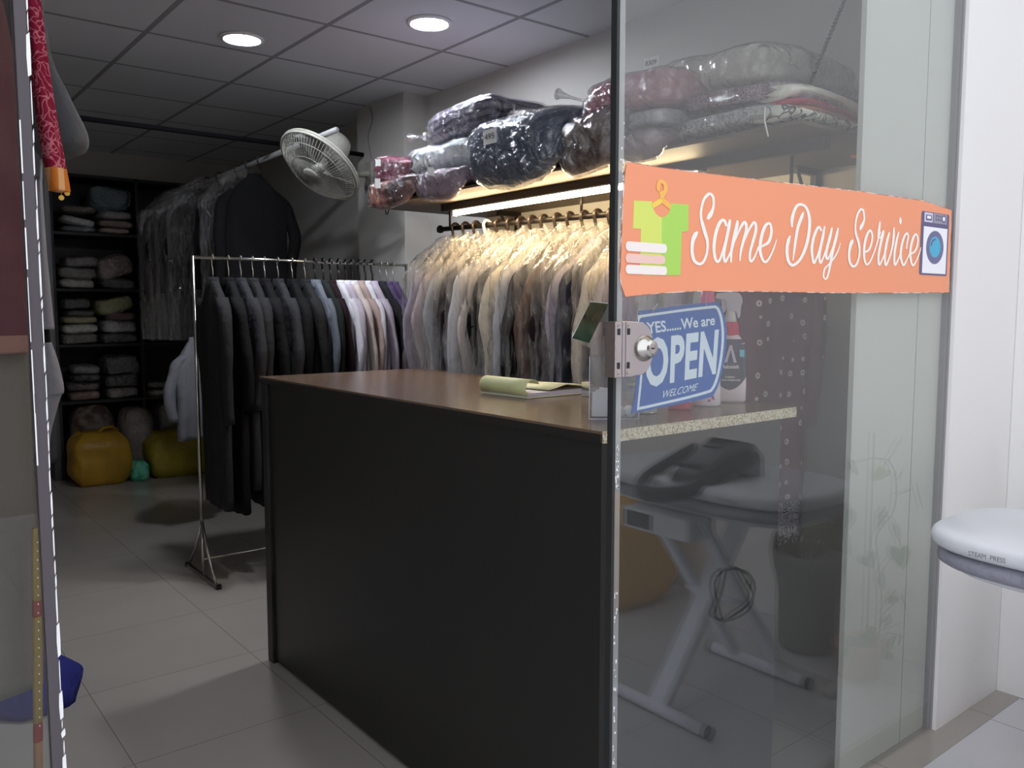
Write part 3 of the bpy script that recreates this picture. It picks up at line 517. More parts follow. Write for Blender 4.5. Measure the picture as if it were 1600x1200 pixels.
# pale shirt seen behind the left end of the chrome rack
garment('light grey shirt hanging low behind the left post of the chrome rack', 'hanging_shirt', (1.69, 5.25, 1.33), R(100), cloth('duskgrey', srgb(120, 120, 124)), W=.30, L=.62, th=.08, sleeve=.4, seed=77, cat='shirt')
# maroon dress behind the pane
def dress_mat():
    m, nt, out = newmat('cloth_maroon_print'); L = nt.links.new
    p = N(nt, 'BsdfPrincipled'); p.inputs['Roughness'].default_value = .8; tc = N(nt, 'TexCoord')
    v = N(nt, 'TexVoronoi'); v.inputs['Scale'].default_value = 17; v.inputs['Randomness'].default_value = .45; L(tc.outputs['Object'], v.inputs[0])
    r1 = N(nt, 'ValToRGB'); e = r1.color_ramp.elements; e[0].position = .05; e[0].color = srgb(110, 60, 74); e[1].position = .09; e[1].color = srgb(230, 220, 215)
    a = e.new(.15); a.color = srgb(225, 212, 210); a = e.new(.19); a.color = srgb(104, 56, 70); L(v.outputs['Distance'], r1.inputs[0])
    v2 = N(nt, 'TexVoronoi'); v2.feature = 'DISTANCE_TO_EDGE'; v2.inputs['Scale'].default_value = 26
    nz = N(nt, 'TexNoise'); nz.inputs['Scale'].default_value = 12; L(tc.outputs['Object'], nz.inputs[0])
    mx = N(nt, 'MixRGB'); mx.inputs[0].default_value = .15; L(tc.outputs['Object'], mx.inputs[1]); L(nz.outputs['Color'], mx.inputs[2]); L(mx.outputs[0], v2.inputs[0])
    wv = N(nt, 'Math', operation='MULTIPLY'); L(v2.outputs['Distance'], wv.inputs[0]); wv.inputs[1].default_value = 40
    sn = N(nt, 'Math', operation='SINE'); L(wv.outputs[0], sn.inputs[0])
    r2 = N(nt, 'ValToRGB'); e = r2.color_ramp.elements; e[0].position = .1; e[0].color = srgb(66, 56, 78); e[1].position = .4; e[1].color = srgb(200, 190, 200); L(sn.outputs[0], r2.inputs[0])
    sx = N(nt, 'SeparateXYZ'); L(tc.outputs['Object'], sx.inputs[0])
    gt = N(nt, 'Math', operation='LESS_THAN'); L(sx.outputs['Z'], gt.inputs[0]); gt.inputs[1].default_value = -1.0
    m3 = N(nt, 'MixRGB'); L(gt.outputs[0], m3.inputs[0]); L(r1.outputs[0], m3.inputs[1]); L(r2.outputs[0], m3.inputs[2])
    L(m3.outputs[0], p.inputs['Base Color']); L(p.outputs[0], out.inputs[0]); return m
M_dress = dress_mat()
dr = garment('long maroon printed dress with pale paisley hem hanging beside the counter end', 'printed_dress', (2.37, 1.60, rz_at(1.6)), R(86), M_dress, W=.40, L=1.03, th=.09, sleeve=.55, seed=21, flare=.85, cat='dress')
bd = MB(); rnd = random.Random(8)
for k in range(36):
    z = -.25-k*.021; bd.lathe([(.001, -.004), (.004, 0), (.001, .004)], 6, (.056, .115+.004*math.sin(k), z))
tag(bd.build('bead_trim', mat('pearl_bead', srgb(235, 225, 225), .3), dr, True), kind='stuff')
lc = MB()
for k in range(18):
    lc.lathe([(.001, -.01), (.005, -.004), (.003, .004)], 6, (.045, -.15+k*.018, -1.142))
lc.build('lace_edge', MATS['pearl_bead'], dr)
hanger('dark brown plastic hanger carrying the maroon dress beside the counter end', (2.37, 1.60, rz_at(1.6)), R(86), M_hdark, r=.0055)
# ---- left edge: clothes hanging inside the left pane
def drape(secs, m, name, parent, n=20, amp=.004, seed=0):
    """cloth hung down: sections (z, xc, halfx, yc, halfy)"""
    P = cr([tuple(map(float, s_)) for s_ in secs], 5); rs = []
    for z, xc, hx, yc, hy in P:
        rs.append([(xc+hx*math.cos(2*PI*k/n)+amp*math.sin(k*2.5+z*3+seed)*.5, yc+hy*math.sin(2*PI*k/n)+amp*math.sin(6*PI*k/n+seed+z*4), z) for k in range(n)])
    return MB().rings(rs).build(name, m, parent, True)
lr = MB().cyl((.30, 1.35, 2.5), (.52, 2.98, 2.5), .012, 10).build('hanging_rail', M_darkmetal, None, True)
tag(lr, 'dark rail near the ceiling above the red scarf by the left door', 'rail')
sc_m = cloth('red_print', srgb(196, 110, 122), c2=srgb(134, 22, 52), pat='lace', pscale=45)
t = thing('scarf', 'crimson patterned scarf with orange end hanging beside the left glass door', 'scarf', (.2, 2.0, 2.5))
def rel(secs, o=(.2, 2.0, 2.5)): return [(z-o[2], x-o[0], hx, y-o[1], hy) for z, x, hx, y, hy in secs]
drape(rel([(2.51, .318, .012, 2.0, .02), (2.2, .326, .013, 2.0, .022), (2.0, .338, .0145, 2.0, .022), (1.85, .347, .017, 2.0, .022), (1.72, .361, .019, 2.0, .02), (1.697, .364, .019, 2.0, .02)]), sc_m, 'patterned_cloth', t, seed=1)
drape(rel([(1.697, .364, .019, 2.0, .02), (1.67, .367, .0195, 2.0, .02), (1.65, .369, .0195, 2.0, .02)]), cloth('orange', srgb(205, 116, 44), c2=srgb(226, 170, 116), pat='stripe', pscale=12), 'orange_border', t, seed=1)
gm = mat('gilt', srgb(214, 168, 70), .35, metal=.4)
for x, z in ((.372, 1.638), (.3835, 1.6485)):
    MB().rings([[(x-.2+.0055*math.cos(2*PI*k/16), yy, z-2.5-.001+.0055*math.sin(2*PI*k/16)) for k in range(16)] for yy in (-.001, .001)]).build('gilt_disc', gm, t)
MB().tube([(.172, 0, -.84), (.1725, 0, -.858)], .0008, 5).build('thread', gm, t)
MB().tube([(.183, 0, -.84), (.1833, 0, -.848)], .0008, 5).build('thread', gm, t)
o = drape([(2.5, .40, .03, 2.6, .12), (2.1, .42, .045, 2.6, .14), (1.97, .45, .06, 2.6, .15), (1.88, .485, .065, 2.6, .15), (1.84, .49, .06, 2.6, .14), (1.822, .48, .04, 2.6, .1)], cloth('ashgrey', srgb(92, 94, 98)), 'grey_cloth', None, seed=3)
tag(o, 'flared dark grey cloth hanging behind the crimson scarf', 'cloth')
KY = 2.8; kf = KY/3.2
def kam(secs): return [((1.4+(z-1.4)*kf if z < 2.4 else 2.5)-2.5, x*kf-.512, hx*kf, 0, hy*kf) for z, x, hx, y, hy in secs]
t = thing('hanging_kameez', 'light grey sleeved shirt hanging in the gap beside the left glass door', 'shirt', (.5, KY, 2.5))
drape(kam([(2.5, .56, .012, 3.2, .1), (1.9, .53, .015, 3.2, .12), (1.8, .52, .02, 3.2, .14), (1.6, .518, .03, 3.2, .14), (1.42, .523, .035, 3.2, .12), (1.335, .528, .036, 3.2, .1)]), cloth('ashpale', srgb(132, 132, 138)), 'sleeve', t, seed=5)
drape(kam([(1.335, .53, .022, 3.2, .04), (1.29, .532, .022, 3.2, .04)]), C['black'], 'cuff', t, seed=5)
drape(kam([(1.29, .532, .025, 3.2, .05), (1.22, .535, .04, 3.2, .08), (1.13, .54, .048, 3.2, .09), (1.10, .53, .045, 3.2, .08), (.98, .51, .03, 3.2, .06), (.9, .505, .028, 3.2, .05)]), cloth('ashpale', (0,0,0,1)), 'shirt_tail', t, seed=6)
o = drape([(2.4, .80, .03, 4.9, .15), (2.3, .80, .04, 4.9, .2), (1.6, .79, .05, 4.9, .22), (.9, .78, .055, 4.9, .22), (.62, .77, .055, 4.9, .2)], cloth('smoke', srgb(58, 60, 62)), 'hanging_coat', None, seed=8)
tag(o, 'smoke grey coat hanging on the ceiling pipe left of the black shelf unit', 'coat')
t = thing('hanging_suit', 'maroon printed suit with beige trousers seen through the left glass door', 'suit', (.2, 1.9, 2.5))
drape(rel([(2.5, .10, .05, 1.9, .04), (2.2, .08, .14, 1.9, .05), (1.9, .08, .2, 1.9, .05), (1.5, .085, .205, 1.9, .055), (1.335, .085, .205, 1.9, .055)], (.2, 1.9, 2.5)), cloth('deep_maroon', srgb(74, 32, 40), c2=srgb(84, 44, 46), pat='noise', pscale=9), 'tunic', t, seed=9)
drape(rel([(1.345, .085, .2, 1.93, .045), (1.1, .075, .21, 1.93, .05), (.8, .075, .215, 1.93, .05), (.62, .07, .215, 1.93, .05)], (.2, 1.9, 2.5)), cloth('taupe', srgb(92, 87, 80)), 'trousers', t, seed=10)
drape(rel([(1.35, .085, .207, 1.9, .057), (1.315, .085, .207, 1.9, .057)], (.2, 1.9, 2.5)), cloth('hem_sand', srgb(120, 86, 76)), 'hem_band', t, seed=9)
t = thing('dupatta', 'narrow yellow beaded stole with red bands hanging behind the left glass door', 'stole', (.262, 1.855, 1.10))
t.scale = (.9, 1, 1.32)
YR = cloth('mustard', srgb(120, 100, 46)); RD = cloth('brick_red', srgb(116, 42, 34))
zs = [(-.10, -.21, YR), (-.21, -.235, RD), (-.235, -.40, YR), (-.40, -.43, RD), (-.43, -.9, cloth('apricot', srgb(124, 88, 56)))]
for a, b, m in zs:
    drape([(a, .012-.028*(-a-.1)/.5, .009, 0, .008), ((a+b)/2, .012-.028*(-(a+b)/2-.1)/.5, .0095, 0, .008), (b, .012-.028*(-b-.1)/.5, .009, 0, .008)], m, 'cloth_band', t, amp=.001)
b = MB()
for k in range(22): b.lathe([(.0005, -.0012), (.0014, 0), (.0005, .0012)], 6, (.012-.028*(.012*k)/.5-.001, -.0095, -.12-k*.0135))
b.build('beads', MATS['pearl_bead'], t)
# blue cloth heap on the floor
b = MB(); rs = []
for i in range(9):
    ph = i/8; rr = .16*math.cos(ph*PI/2)**.6+.001; rs.append([(rr*math.cos(2*PI*k/24)*(1+.35*ns(math.cos(2*PI*k/24)*2, math.sin(2*PI*k/24)*2, ph*2)), rr*1.2*math.sin(2*PI*k/24)*(1+.3*ns(k*.4, ph*3, 3)), .15*math.sin(ph*PI/2)*(1+.3*ns(k*.5, ph, 1))) for k in range(24)])
b.rings(rs).build('cloth_heap', cloth('royal_blue', srgb(44, 48, 120)), None, True, loc=(.45, 3.36, 0))
tag(bpy.data.objects['cloth_heap'], 'crumpled royal blue cloth lying on the floor behind the left door edge', 'cloth')
# ============================================================ FOLDED PACKAGES
def puff(lx, ly, lz, seed, folds=3, nx=34, nz=14, e=.38, amp=.05, groove=.05, off=0.):
    """soft boxy bundle of folded cloth centred on the origin"""
    sg = lambda v, p: (abs(v)**p)*(1 if v >= 0 else -1); rs = []
    for i in range(nz+1):
        ph = -PI/2+PI*i/nz; cz, sz = math.cos(ph), math.sin(ph); z = sg(sz, .6)*lz/2; rr = sg(cz, .4)
        g = 1-groove*abs(math.cos(PI*folds*(z/lz+.5)))**6
        ring = []
        for k in range(nx):
            q = 2*PI*k/nx; c_, s_ = math.cos(q), math.sin(q)
            x = sg(c_, e)*lx/2*rr*g; y = sg(s_, e)*ly/2*rr*g
            n_ = ns(x*6+seed, y*6, z*8+seed)*amp+ns(x*18+seed, y*18, z*20)*amp*.35
            d = Vector((x, y, z)); l = d.length or 1; d = d+d/l*(n_*min(lx, ly, lz*2)+off)
            ring.append((d.x, d.y, d.z+.01*ns(x*7, y*7, seed)))
        rs.append(ring)
    return MB().rings(rs)
def pack(label, name, x0, x1, y0, y1, z0, z1, m, seed=1, wrap=P_clear, folds=3, group=None, tilt=(0, 0, 0), tagpos=None, amp=.06, e=.38, res=1, knot=None, tagtext=None, cat='package', droop=0):
    c = ((x0+x1)/2, (y0+y1)/2, (z0+z1)/2); lx, ly, lz = x1-x0, y1-y0, z1-z0
    t = thing(name, label, cat, c, 0, group); t.rotation_euler = [R(a) for a in tilt]
    def sag(mb):   # the part beyond the shelf's front edge hangs lower
        if droop:
            ex = 2.095-c[0]
            for i, (x, y, z) in enumerate(mb.v):
                f = min(1, max(0, (ex-x)/.035)); wy = max(0, 1-abs(y/(ly/2))**4*.6)
                mb.v[i] = (x, y, z-droop*f*wy*max(0, .5-z/lz))
        return mb
    put('folded_cloth', sag(puff(lx, ly, lz, seed, folds, int(34*res), int(16*res), e, amp)), m, t)
    if wrap: put('plastic_wrap', sag(puff(lx, ly, lz, seed, folds, int(54*res), int(24*res), e, amp*1.15, .03, .011 if res >= 1 else .004)), wrap, t)
    if knot:   # twisted end of the bag
        kx, ky, kz, dx, dy, dz = knot
        MB().tube(cr([(kx, ky, kz), (kx+dx*.5, ky+dy*.5, kz+dz*.5), (kx+dx, ky+dy, kz+dz)], 3), [.02, .012, .006, .005, .006, .012, .022][:7], 9).build('twisted_end', wrap, t, True)
    if tagpos:
        ty, tz, tw, th_, tr = tagpos
        X = -lx/2-.018
        b = MB().add([(X, ty-tw/2, tz-th_/2), (X, ty+tw/2, tz-th_/2+tr), (X-.002, ty+tw/2, tz+th_/2+tr), (X-.002, ty-tw/2, tz+th_/2)], [(0, 1, 2, 3)]).build('paper_tag', M_paper, t)
        if tagtext:
            text(tagtext, lambda u, v: Vector((X-.004, ty+tw*.36-tw*.72*u, tz-th_*.2+th_*.4*v+tr*.5)), M_ink, 'handwritten_number', t)
    return t
F = lambda *a, **k: cloth(*a, **k)
G = 'packed bedding on the wall shelf'
FX = 2.08
pack('small plum bundle at the far end of the wall shelf, upper layer', 'folded_bedding', FX, 2.6, 3.34, 3.76, 1.995, 2.14, F('plum', srgb(120, 34, 66)), 3, group=G, tilt=(10, 0, 0), tagpos=(.08, .03, .05, .03, 0))
pack('dark wine and brown bundle with white tag under the plum one', 'folded_bedding', 2.02, 2.6, 3.27, 3.74, 1.935, 2.03, F('winebrown', srgb(74, 40, 50), c2=srgb(170, 110, 90), pat='noise', pscale=5), 5, group=G, droop=.06, tagpos=(.02, .01, .05, .045, .005))
pack('puffy white quilt in clear plastic beside the plum bundle', 'folded_quilt', FX, 2.65, 2.92, 3.42, 2.0, 2.15, F('quiltwhite', srgb(238, 242, 242), c2=srgb(214, 222, 226), pat='wave', pscale=4), 7, folds=4, group=G, amp=.10)
pack('mauve bundle with tag under the puffy white quilt', 'folded_bedding', 2.02, 2.6, 2.90, 3.27, 1.935, 2.02, F('dullmauve', srgb(140, 118, 132)), 9, group=G, droop=.07, tagpos=(-.02, .01, .05, .035, .01))
pack('shiny packed stack of dark violet checked sheets on top of the white quilt', 'folded_sheets', 2.14, 2.6, 2.86, 3.38, 2.15, 2.31, F('violetcheck', srgb(60, 54, 76), c2=srgb(112, 104, 124), pat='wave', pscale=9), 11, folds=4, group=G, tilt=(-5, 0, 0), knot=(-.2, .25, 0, -.02, .1, .02))
pack('dark floral blanket lying behind the blue duvet', 'folded_blanket', 2.2, 2.7, 2.42, 2.88, 2.09, 2.225, F('darkfloral', srgb(48, 44, 48), c2=srgb(130, 118, 116), pat='noise', pscale=18), 13, group=G, tilt=(6, 0, 0))
pack('large slate blue duvet in clear plastic with the paper number 495', 'packed_duvet', 1.99, 2.66, 2.27, 2.88, 1.935, 2.16, F('slateblue', srgb(66, 84, 108)), 15, folds=1, group=G, amp=.05, e=.5, droop=.07, tagpos=(.03, .015, .085, .055, 0), tagtext='495')
pack('brown fringed floral blanket in plastic beside the blue duvet', 'folded_blanket', 2.0, 2.6, 1.99, 2.28, 1.935, 2.09, F('brownfloral', srgb(72, 50, 44), c2=srgb(150, 140, 138), pat='noise', pscale=16), 17, folds=2, group=G, droop=.08)
pack('pale pink towels folded in plastic on top of the brown floral blanket', 'folded_towels', 2.08, 2.6, 1.80, 2.22, 2.06, 2.2, F('towelpink', srgb(196, 140, 150)), 19, folds=3, group=G, amp=.12, knot=(-.2, .18, .0, -.05, .16, .06))
pack('large cream quilt rolled in plastic, highest on the near part of the shelf', 'folded_quilt', 2.24, 2.78, 1.53, 2.10, 2.11, 2.26, F('creamquilt', srgb(206, 198, 188)), 23, folds=2, group=G, amp=.10, e=.5, tilt=(4, 0, 0), tagpos=(.2, .05, .07, .04, .0), tagtext='8309')
pack('pale grey sheets under the pink towels', 'folded_sheets', FX, 2.6, 1.83, 2.03, 1.99, 2.065, F('sheetgrey', srgb(190, 188, 192)), 25, folds=2, group=G)
pack('dull mauve bundle at the bottom beside the brown floral blanket', 'folded_bedding', 2.0, 2.6, 1.80, 1.99, 1.935, 1.99, F('dullplum', srgb(128, 104, 112)), 27, folds=1, group=G, droop=.06)
pack('plum lace bedspread in plastic near the chain end of the shelf', 'folded_bedspread', 2.09, 2.7, 1.39, 1.80, 2.0, 2.07, F('plumlace', srgb(186, 160, 170), c2=srgb(104, 58, 76), pat='lace', pscale=60), 29, folds=3, group=G, tilt=(3, 0, 0))
pack('grey lace bedspread in plastic beneath the plum lace one', 'folded_bedspread', 2.08, 2.7, 1.385, 1.83, 1.935, 2.0, F('greylace', srgb(120, 118, 122), c2=srgb(196, 196, 200), pat='lace', pscale=50), 31, folds=2, group=G)
# cream cloth with red and orange border, and squiggle printed one, at the near end (wrap=None)
t = thing('folded_tablecloth', 'cream cloth with crimson and orange borders folded at the near end of the shelf', 'folded cloth', (2.45, 1.445, 1.98), 0, G)
for n_, z0, z1, m in (('cream_layer', .02, .065, F('creamplain', srgb(226, 218, 204))), ('crimson_band', .0, .022, F('crimsonband', srgb(178, 50, 84), c2=srgb(240, 200, 205), pat='dots', pscale=60)), ('orange_band', -.02, .001, F('orangeband', srgb(222, 128, 70)))):
    b = MB(); rs = []
    for i in range(19):
        y = -.0+.001*math.sin(i); x = -.34+i*.032; dz = -.035*((i-4)/10)**2 if i > 4 else -.02*((4-i)/4)**2
        rs.append([(x, y+.16*(1-abs(math.cos(q))**3)*0+.09*math.cos(q)*(.8+.2*math.sin(3*x)), (z0+z1)/2+(z1-z0)/2*math.sin(q)+dz+.012) for q in [2*PI*k/14 for k in range(14)]])
    b.rings(rs).build(n_, m, t, True)
t = thing('folded_cloth', 'white cloth with black scrolls folded beneath the cream bordered one', 'folded cloth', (2.45, 1.44, 1.934), 0, G)
b = MB(); rs = []
for i in range(19):
    x = -.36+i*.034; dz = -.02*((i-3)/15)**2 if i > 3 else 0
    rs.append([(x, .085*math.cos(q), .022+.021*math.sin(q)+dz+.0215*0) for q in [2*PI*k/14 for k in range(14)]])
b.rings(rs).build('scroll_print', F('scroll', srgb(60, 56, 54), c2=srgb(214, 212, 200), pat='lace', pscale=26), t, True)
b.rings and MB().tube([(-.37, .01, .04), (-.385, 0, .0), (-.38, -.01, -.045)], .0025, 5).build('tassel', M_paper, t, True)
hanger('black hanger hook standing up behind the violet checked sheets', (2.5, 3.36, 2.36), R(50), M_blackpl, r=.004)
# ============================================================ BACK SHELVING
u = thing('shelving_unit', 'black wooden shelving unit full of packed laundry along the back wall', 'shelving', (2.0, 7.8, 0))
X0, X1, D0, D1 = -.68, .62, -.22, .22
for x in (X0, -.03, X1): box('upright', M_blackwood, x, x+.022, D0, D1, 0, 2.5, parent=u)
LV = [.645, 1.115, 1.572, 2.03]
for z in LV:
    box('shelf_board', M_blackwood, X0+.022, -.03, D0, D1, z-.022, z, parent=u); box('shelf_board', M_blackwood, -.008, X1, D0, D1, z-.022, z, parent=u)
box('top_board', M_blackwood, X0, X1+.022, D0, D1, 2.476, 2.4995, parent=u)
box('back_panel', M_blackwood, X0+.022, X1, D1-.008, D1-.001, .0, 2.476, parent=u)
box('side_panel', mat('grey_side_panel', srgb(84, 84, 86), .6), X0-.05, X0-.001, D0, D1, 0, 2.4995, parent=u)
BK = [
 ('A2', 1.41, 1.67, 2.03, 2.085, 'flat slate grey package', (90, 94, 100)), ('A1', 1.42, 1.66, 2.09, 2.16, 'tilted shiny white package', (200, 204, 208)), ('A9', 1.42, 1.67, 2.19, 2.25, 'brownish grey package', (96, 88, 78)),
 ('A4', 1.69, 1.93, 2.03, 2.085, 'taupe pale package', (150, 134, 122)), ('A3', 1.69, 1.95, 2.085, 2.15, 'dull pink brown package', (124, 104, 98)), ('A5', 1.70, 1.95, 2.15, 2.23, 'striped grey package', (128, 124, 124)), ('A6', 1.64, 1.95, 2.235, 2.42, 'large teal grey bag', (70, 92, 98)),
 ('A7', 2.01, 2.26, 2.03, 2.18, 'pale mauve thick package', (146, 130, 136)), ('A8', 2.01, 2.25, 2.18, 2.26, 'greyish white package', (168, 166, 168)),
 ('B1', 1.375, 1.64, 1.572, 1.655, 'pale grey flat package', (150, 148, 142)), ('B2', 1.375, 1.66, 1.655, 1.75, 'mid grey package', (104, 102, 98)), ('B3', 1.42, 1.68, 1.75, 1.84, 'grey crumpled package', (112, 106, 104)),
 ('B5', 1.69, 1.955, 1.572, 1.67, 'black glossy package', (34, 34, 36)), ('B4', 1.665, 1.955, 1.67, 1.86, 'big tilted mauve grey package', (120, 104, 104)),
 ('B6', 2.01, 2.28, 1.572, 1.645, 'light grey thin package', (144, 142, 138)), ('B7', 2.01, 2.27, 1.645, 1.74, 'dark charcoal package', (52, 52, 52)), ('B8', 2.02, 2.26, 1.74, 1.83, 'nearly black package', (38, 38, 38)),
 ('C1', 1.38, 1.645, 1.115, 1.205, 'dim grey package', (100, 96, 90)), ('C2', 1.375, 1.655, 1.205, 1.285, 'light cream package', (176, 170, 156)), ('C3', 1.385, 1.645, 1.285, 1.345, 'olive cream package', (140, 136, 100)), ('C8', 1.41, 1.63, 1.345, 1.40, 'dark package with pale edge', (66, 64, 62)), ('C7', 1.38, 1.60, 1.40, 1.50, 'puffed dark grey package', (70, 72, 70)),
 ('C4', 1.675, 1.955, 1.115, 1.20, 'blackish package', (50, 48, 48)), ('C5', 1.69, 1.955, 1.20, 1.31, 'whitish streaked package', (150, 148, 150)), ('C9', 1.72, 1.95, 1.31, 1.38, 'dark package with pink patch', (96, 60, 62)), ('C6', 1.64, 1.93, 1.38, 1.51, 'tilted olive green package', (136, 138, 96)),
 ('C10', 2.03, 2.40, 1.115, 1.215, 'wide dark grey package', (72, 72, 74)), ('C11', 2.04, 2.36, 1.215, 1.32, 'wide charcoal package', (48, 50, 52)), ('C12', 2.1, 2.36, 1.32, 1.42, 'dull grey package', (84, 84, 82)), ('C13', 2.12, 2.37, 1.42, 1.52, 'glossy grey package', (98, 98, 96)),
 ('D1', 1.41, 1.645, .645, .725, 'pinkish brown package', (112, 90, 80)), ('D2', 1.40, 1.645, .725, .80, 'dark brown package', (52, 44, 40)), ('D4', 1.43, 1.645, .80, .865, 'very dark package', (32, 32, 32)), ('D3', 1.44, 1.65, .865, .94, 'light grey rounded package', (116, 116, 116)),
 ('D5', 1.70, 1.955, .645, .74, 'brown grey white-edged package', (110, 102, 96)), ('D6', 1.69, 1.955, .74, .85, 'glossy charcoal package', (50, 50, 54)), ('D7', 1.68, 1.955, .85, 1.02, 'large puffy dark grey package', (64, 64, 68)),
 ('D8', 2.01, 2.25, .645, .71, 'grey brown thin package', (100, 96, 90)), ('D9', 2.0, 2.25, .71, .78, 'dark dull package', (56, 54, 52))]
rows = {'A': 'top', 'B': 'second', 'C': 'third', 'D': 'fourth'}
rnd = random.Random(6)
for i, (id_, x0, x1, z0, z1, nm, c_) in enumerate(BK):
    if x1 > 2.27: x1 = 2.6 if x1 > 2.5 else x1
    side = 'left' if x0 < 1.68 and x1 < 1.7 else ('middle' if x1 < 1.97 else 'right')
    t = pack('%s on the %s shelf of the black unit, %s stack' % (nm, rows[id_[0]], side), 'laundry_package', x0, x1, 7.575, 7.93, z0, z1, cloth('pk_'+id_, srgb(*[min(255, int(v*1.55)) for v in c_])), i*1.7+40, wrap=P_dim, folds=1+(z1-z0 > .09), group='laundry packages on the black shelving unit', res=.75, amp=.13, tilt=(0, 12 if 'tilted' in nm and x0 < 1.5 else (-12 if 'tilted' in nm else 0), 0))
# ---- bags on the floor below
def sack(label, name, x0, x1, y0, y1, h, m, seed, cat='bag', knotm=None, e=.32):
    lx, ly = x1-x0, y1-y0; t = thing(name, label, cat, ((x0+x1)/2, (y0+y1)/2, 0)); sg = lambda v, p: (abs(v)**p)*(1 if v >= 0 else -1)
    rs = []; nz = 16
    for i in range(nz+1):
        f = i/nz; z = h*f; rr = (1-.12*(2*f-1)**4)*(1 if f < .75 else 1-.35*((f-.75)/.25)**1.6)*(.86+.14*min(1, f*5))
        rs.append([(lx/2*rr*sg(math.cos(q), e)*(1+.10*ns(q*1.4, f*3, seed)), ly/2*rr*sg(math.sin(q), e)*(1+.10*ns(q*1.3+5, f*3, seed)), z+.03*ns(math.cos(q)*2, math.sin(q)*2+f, seed)*f) for q in [2*PI*k/32 for k in range(32)]])
    put('bag_body', MB().rings(rs), m, t)
    if knotm:
        MB().tube([(0, -.02, h*.97), (.04, 0, h*1.05), (.11, .02, h*1.06), (.16, .03, h*.98)], [.012, .014, .013, .01], 8).build('handle_loop', knotm, t, True)
    return t
M_yel = mat('yellow_woven_plastic', srgb(178, 138, 34), .5, bump=.4, bscale=16, c2=srgb(162, 124, 30), pat='noise', pscale=6)
M_yel2 = mat('olive_woven_plastic', srgb(158, 142, 34), .5, bump=.4, bscale=16, c2=srgb(140, 126, 30), pat='noise', pscale=6)
sack('mustard yellow laundry sack on the floor at the left under the shelving', 'laundry_sack', 1.33, 1.76, 7.12, 7.5, .42, M_yel, 2, knotm=M_yel)
sack('olive yellow laundry sack on the floor behind the chrome rack post', 'laundry_sack', 1.90, 2.42, 7.10, 7.5, .38, M_yel2, 5)
sack('small bright green carrier bag between the two yellow sacks', 'carrier_bag', 1.745, 1.895, 7.12, 7.34, .16, mat('green_bag', srgb(40, 168, 120), .4, bump=.5, bscale=20, c2=srgb(120, 200, 170), pat='noise', pscale=14), 8, e=.7)
pack('clear plastic bag of cream laundry standing between the yellow sacks', 'laundry_bag', 1.76, 2.02, 7.36, 7.74, .0, .56, F('creamdull', srgb(150, 138, 130)), 91, wrap=P_clear, folds=1, e=.8, amp=.1, cat='bag')
pack('clear plastic bag of grey laundry behind the olive yellow sack', 'laundry_bag', 2.05, 2.36, 7.53, 7.9, .0, .56, F('greydull', srgb(112, 106, 104)), 93, wrap=P_clear, folds=1, e=.8, amp=.1, cat='bag')
sack('floral bedspread bundle sagging above the mustard yellow sack', 'bedspread_bundle', 1.40, 1.75, 7.53, 7.92, .60, F('bundlefloral', srgb(128, 116, 104), c2=srgb(84, 66, 60), pat='noise', pscale=12), 11, cat='bundle', e=.7)
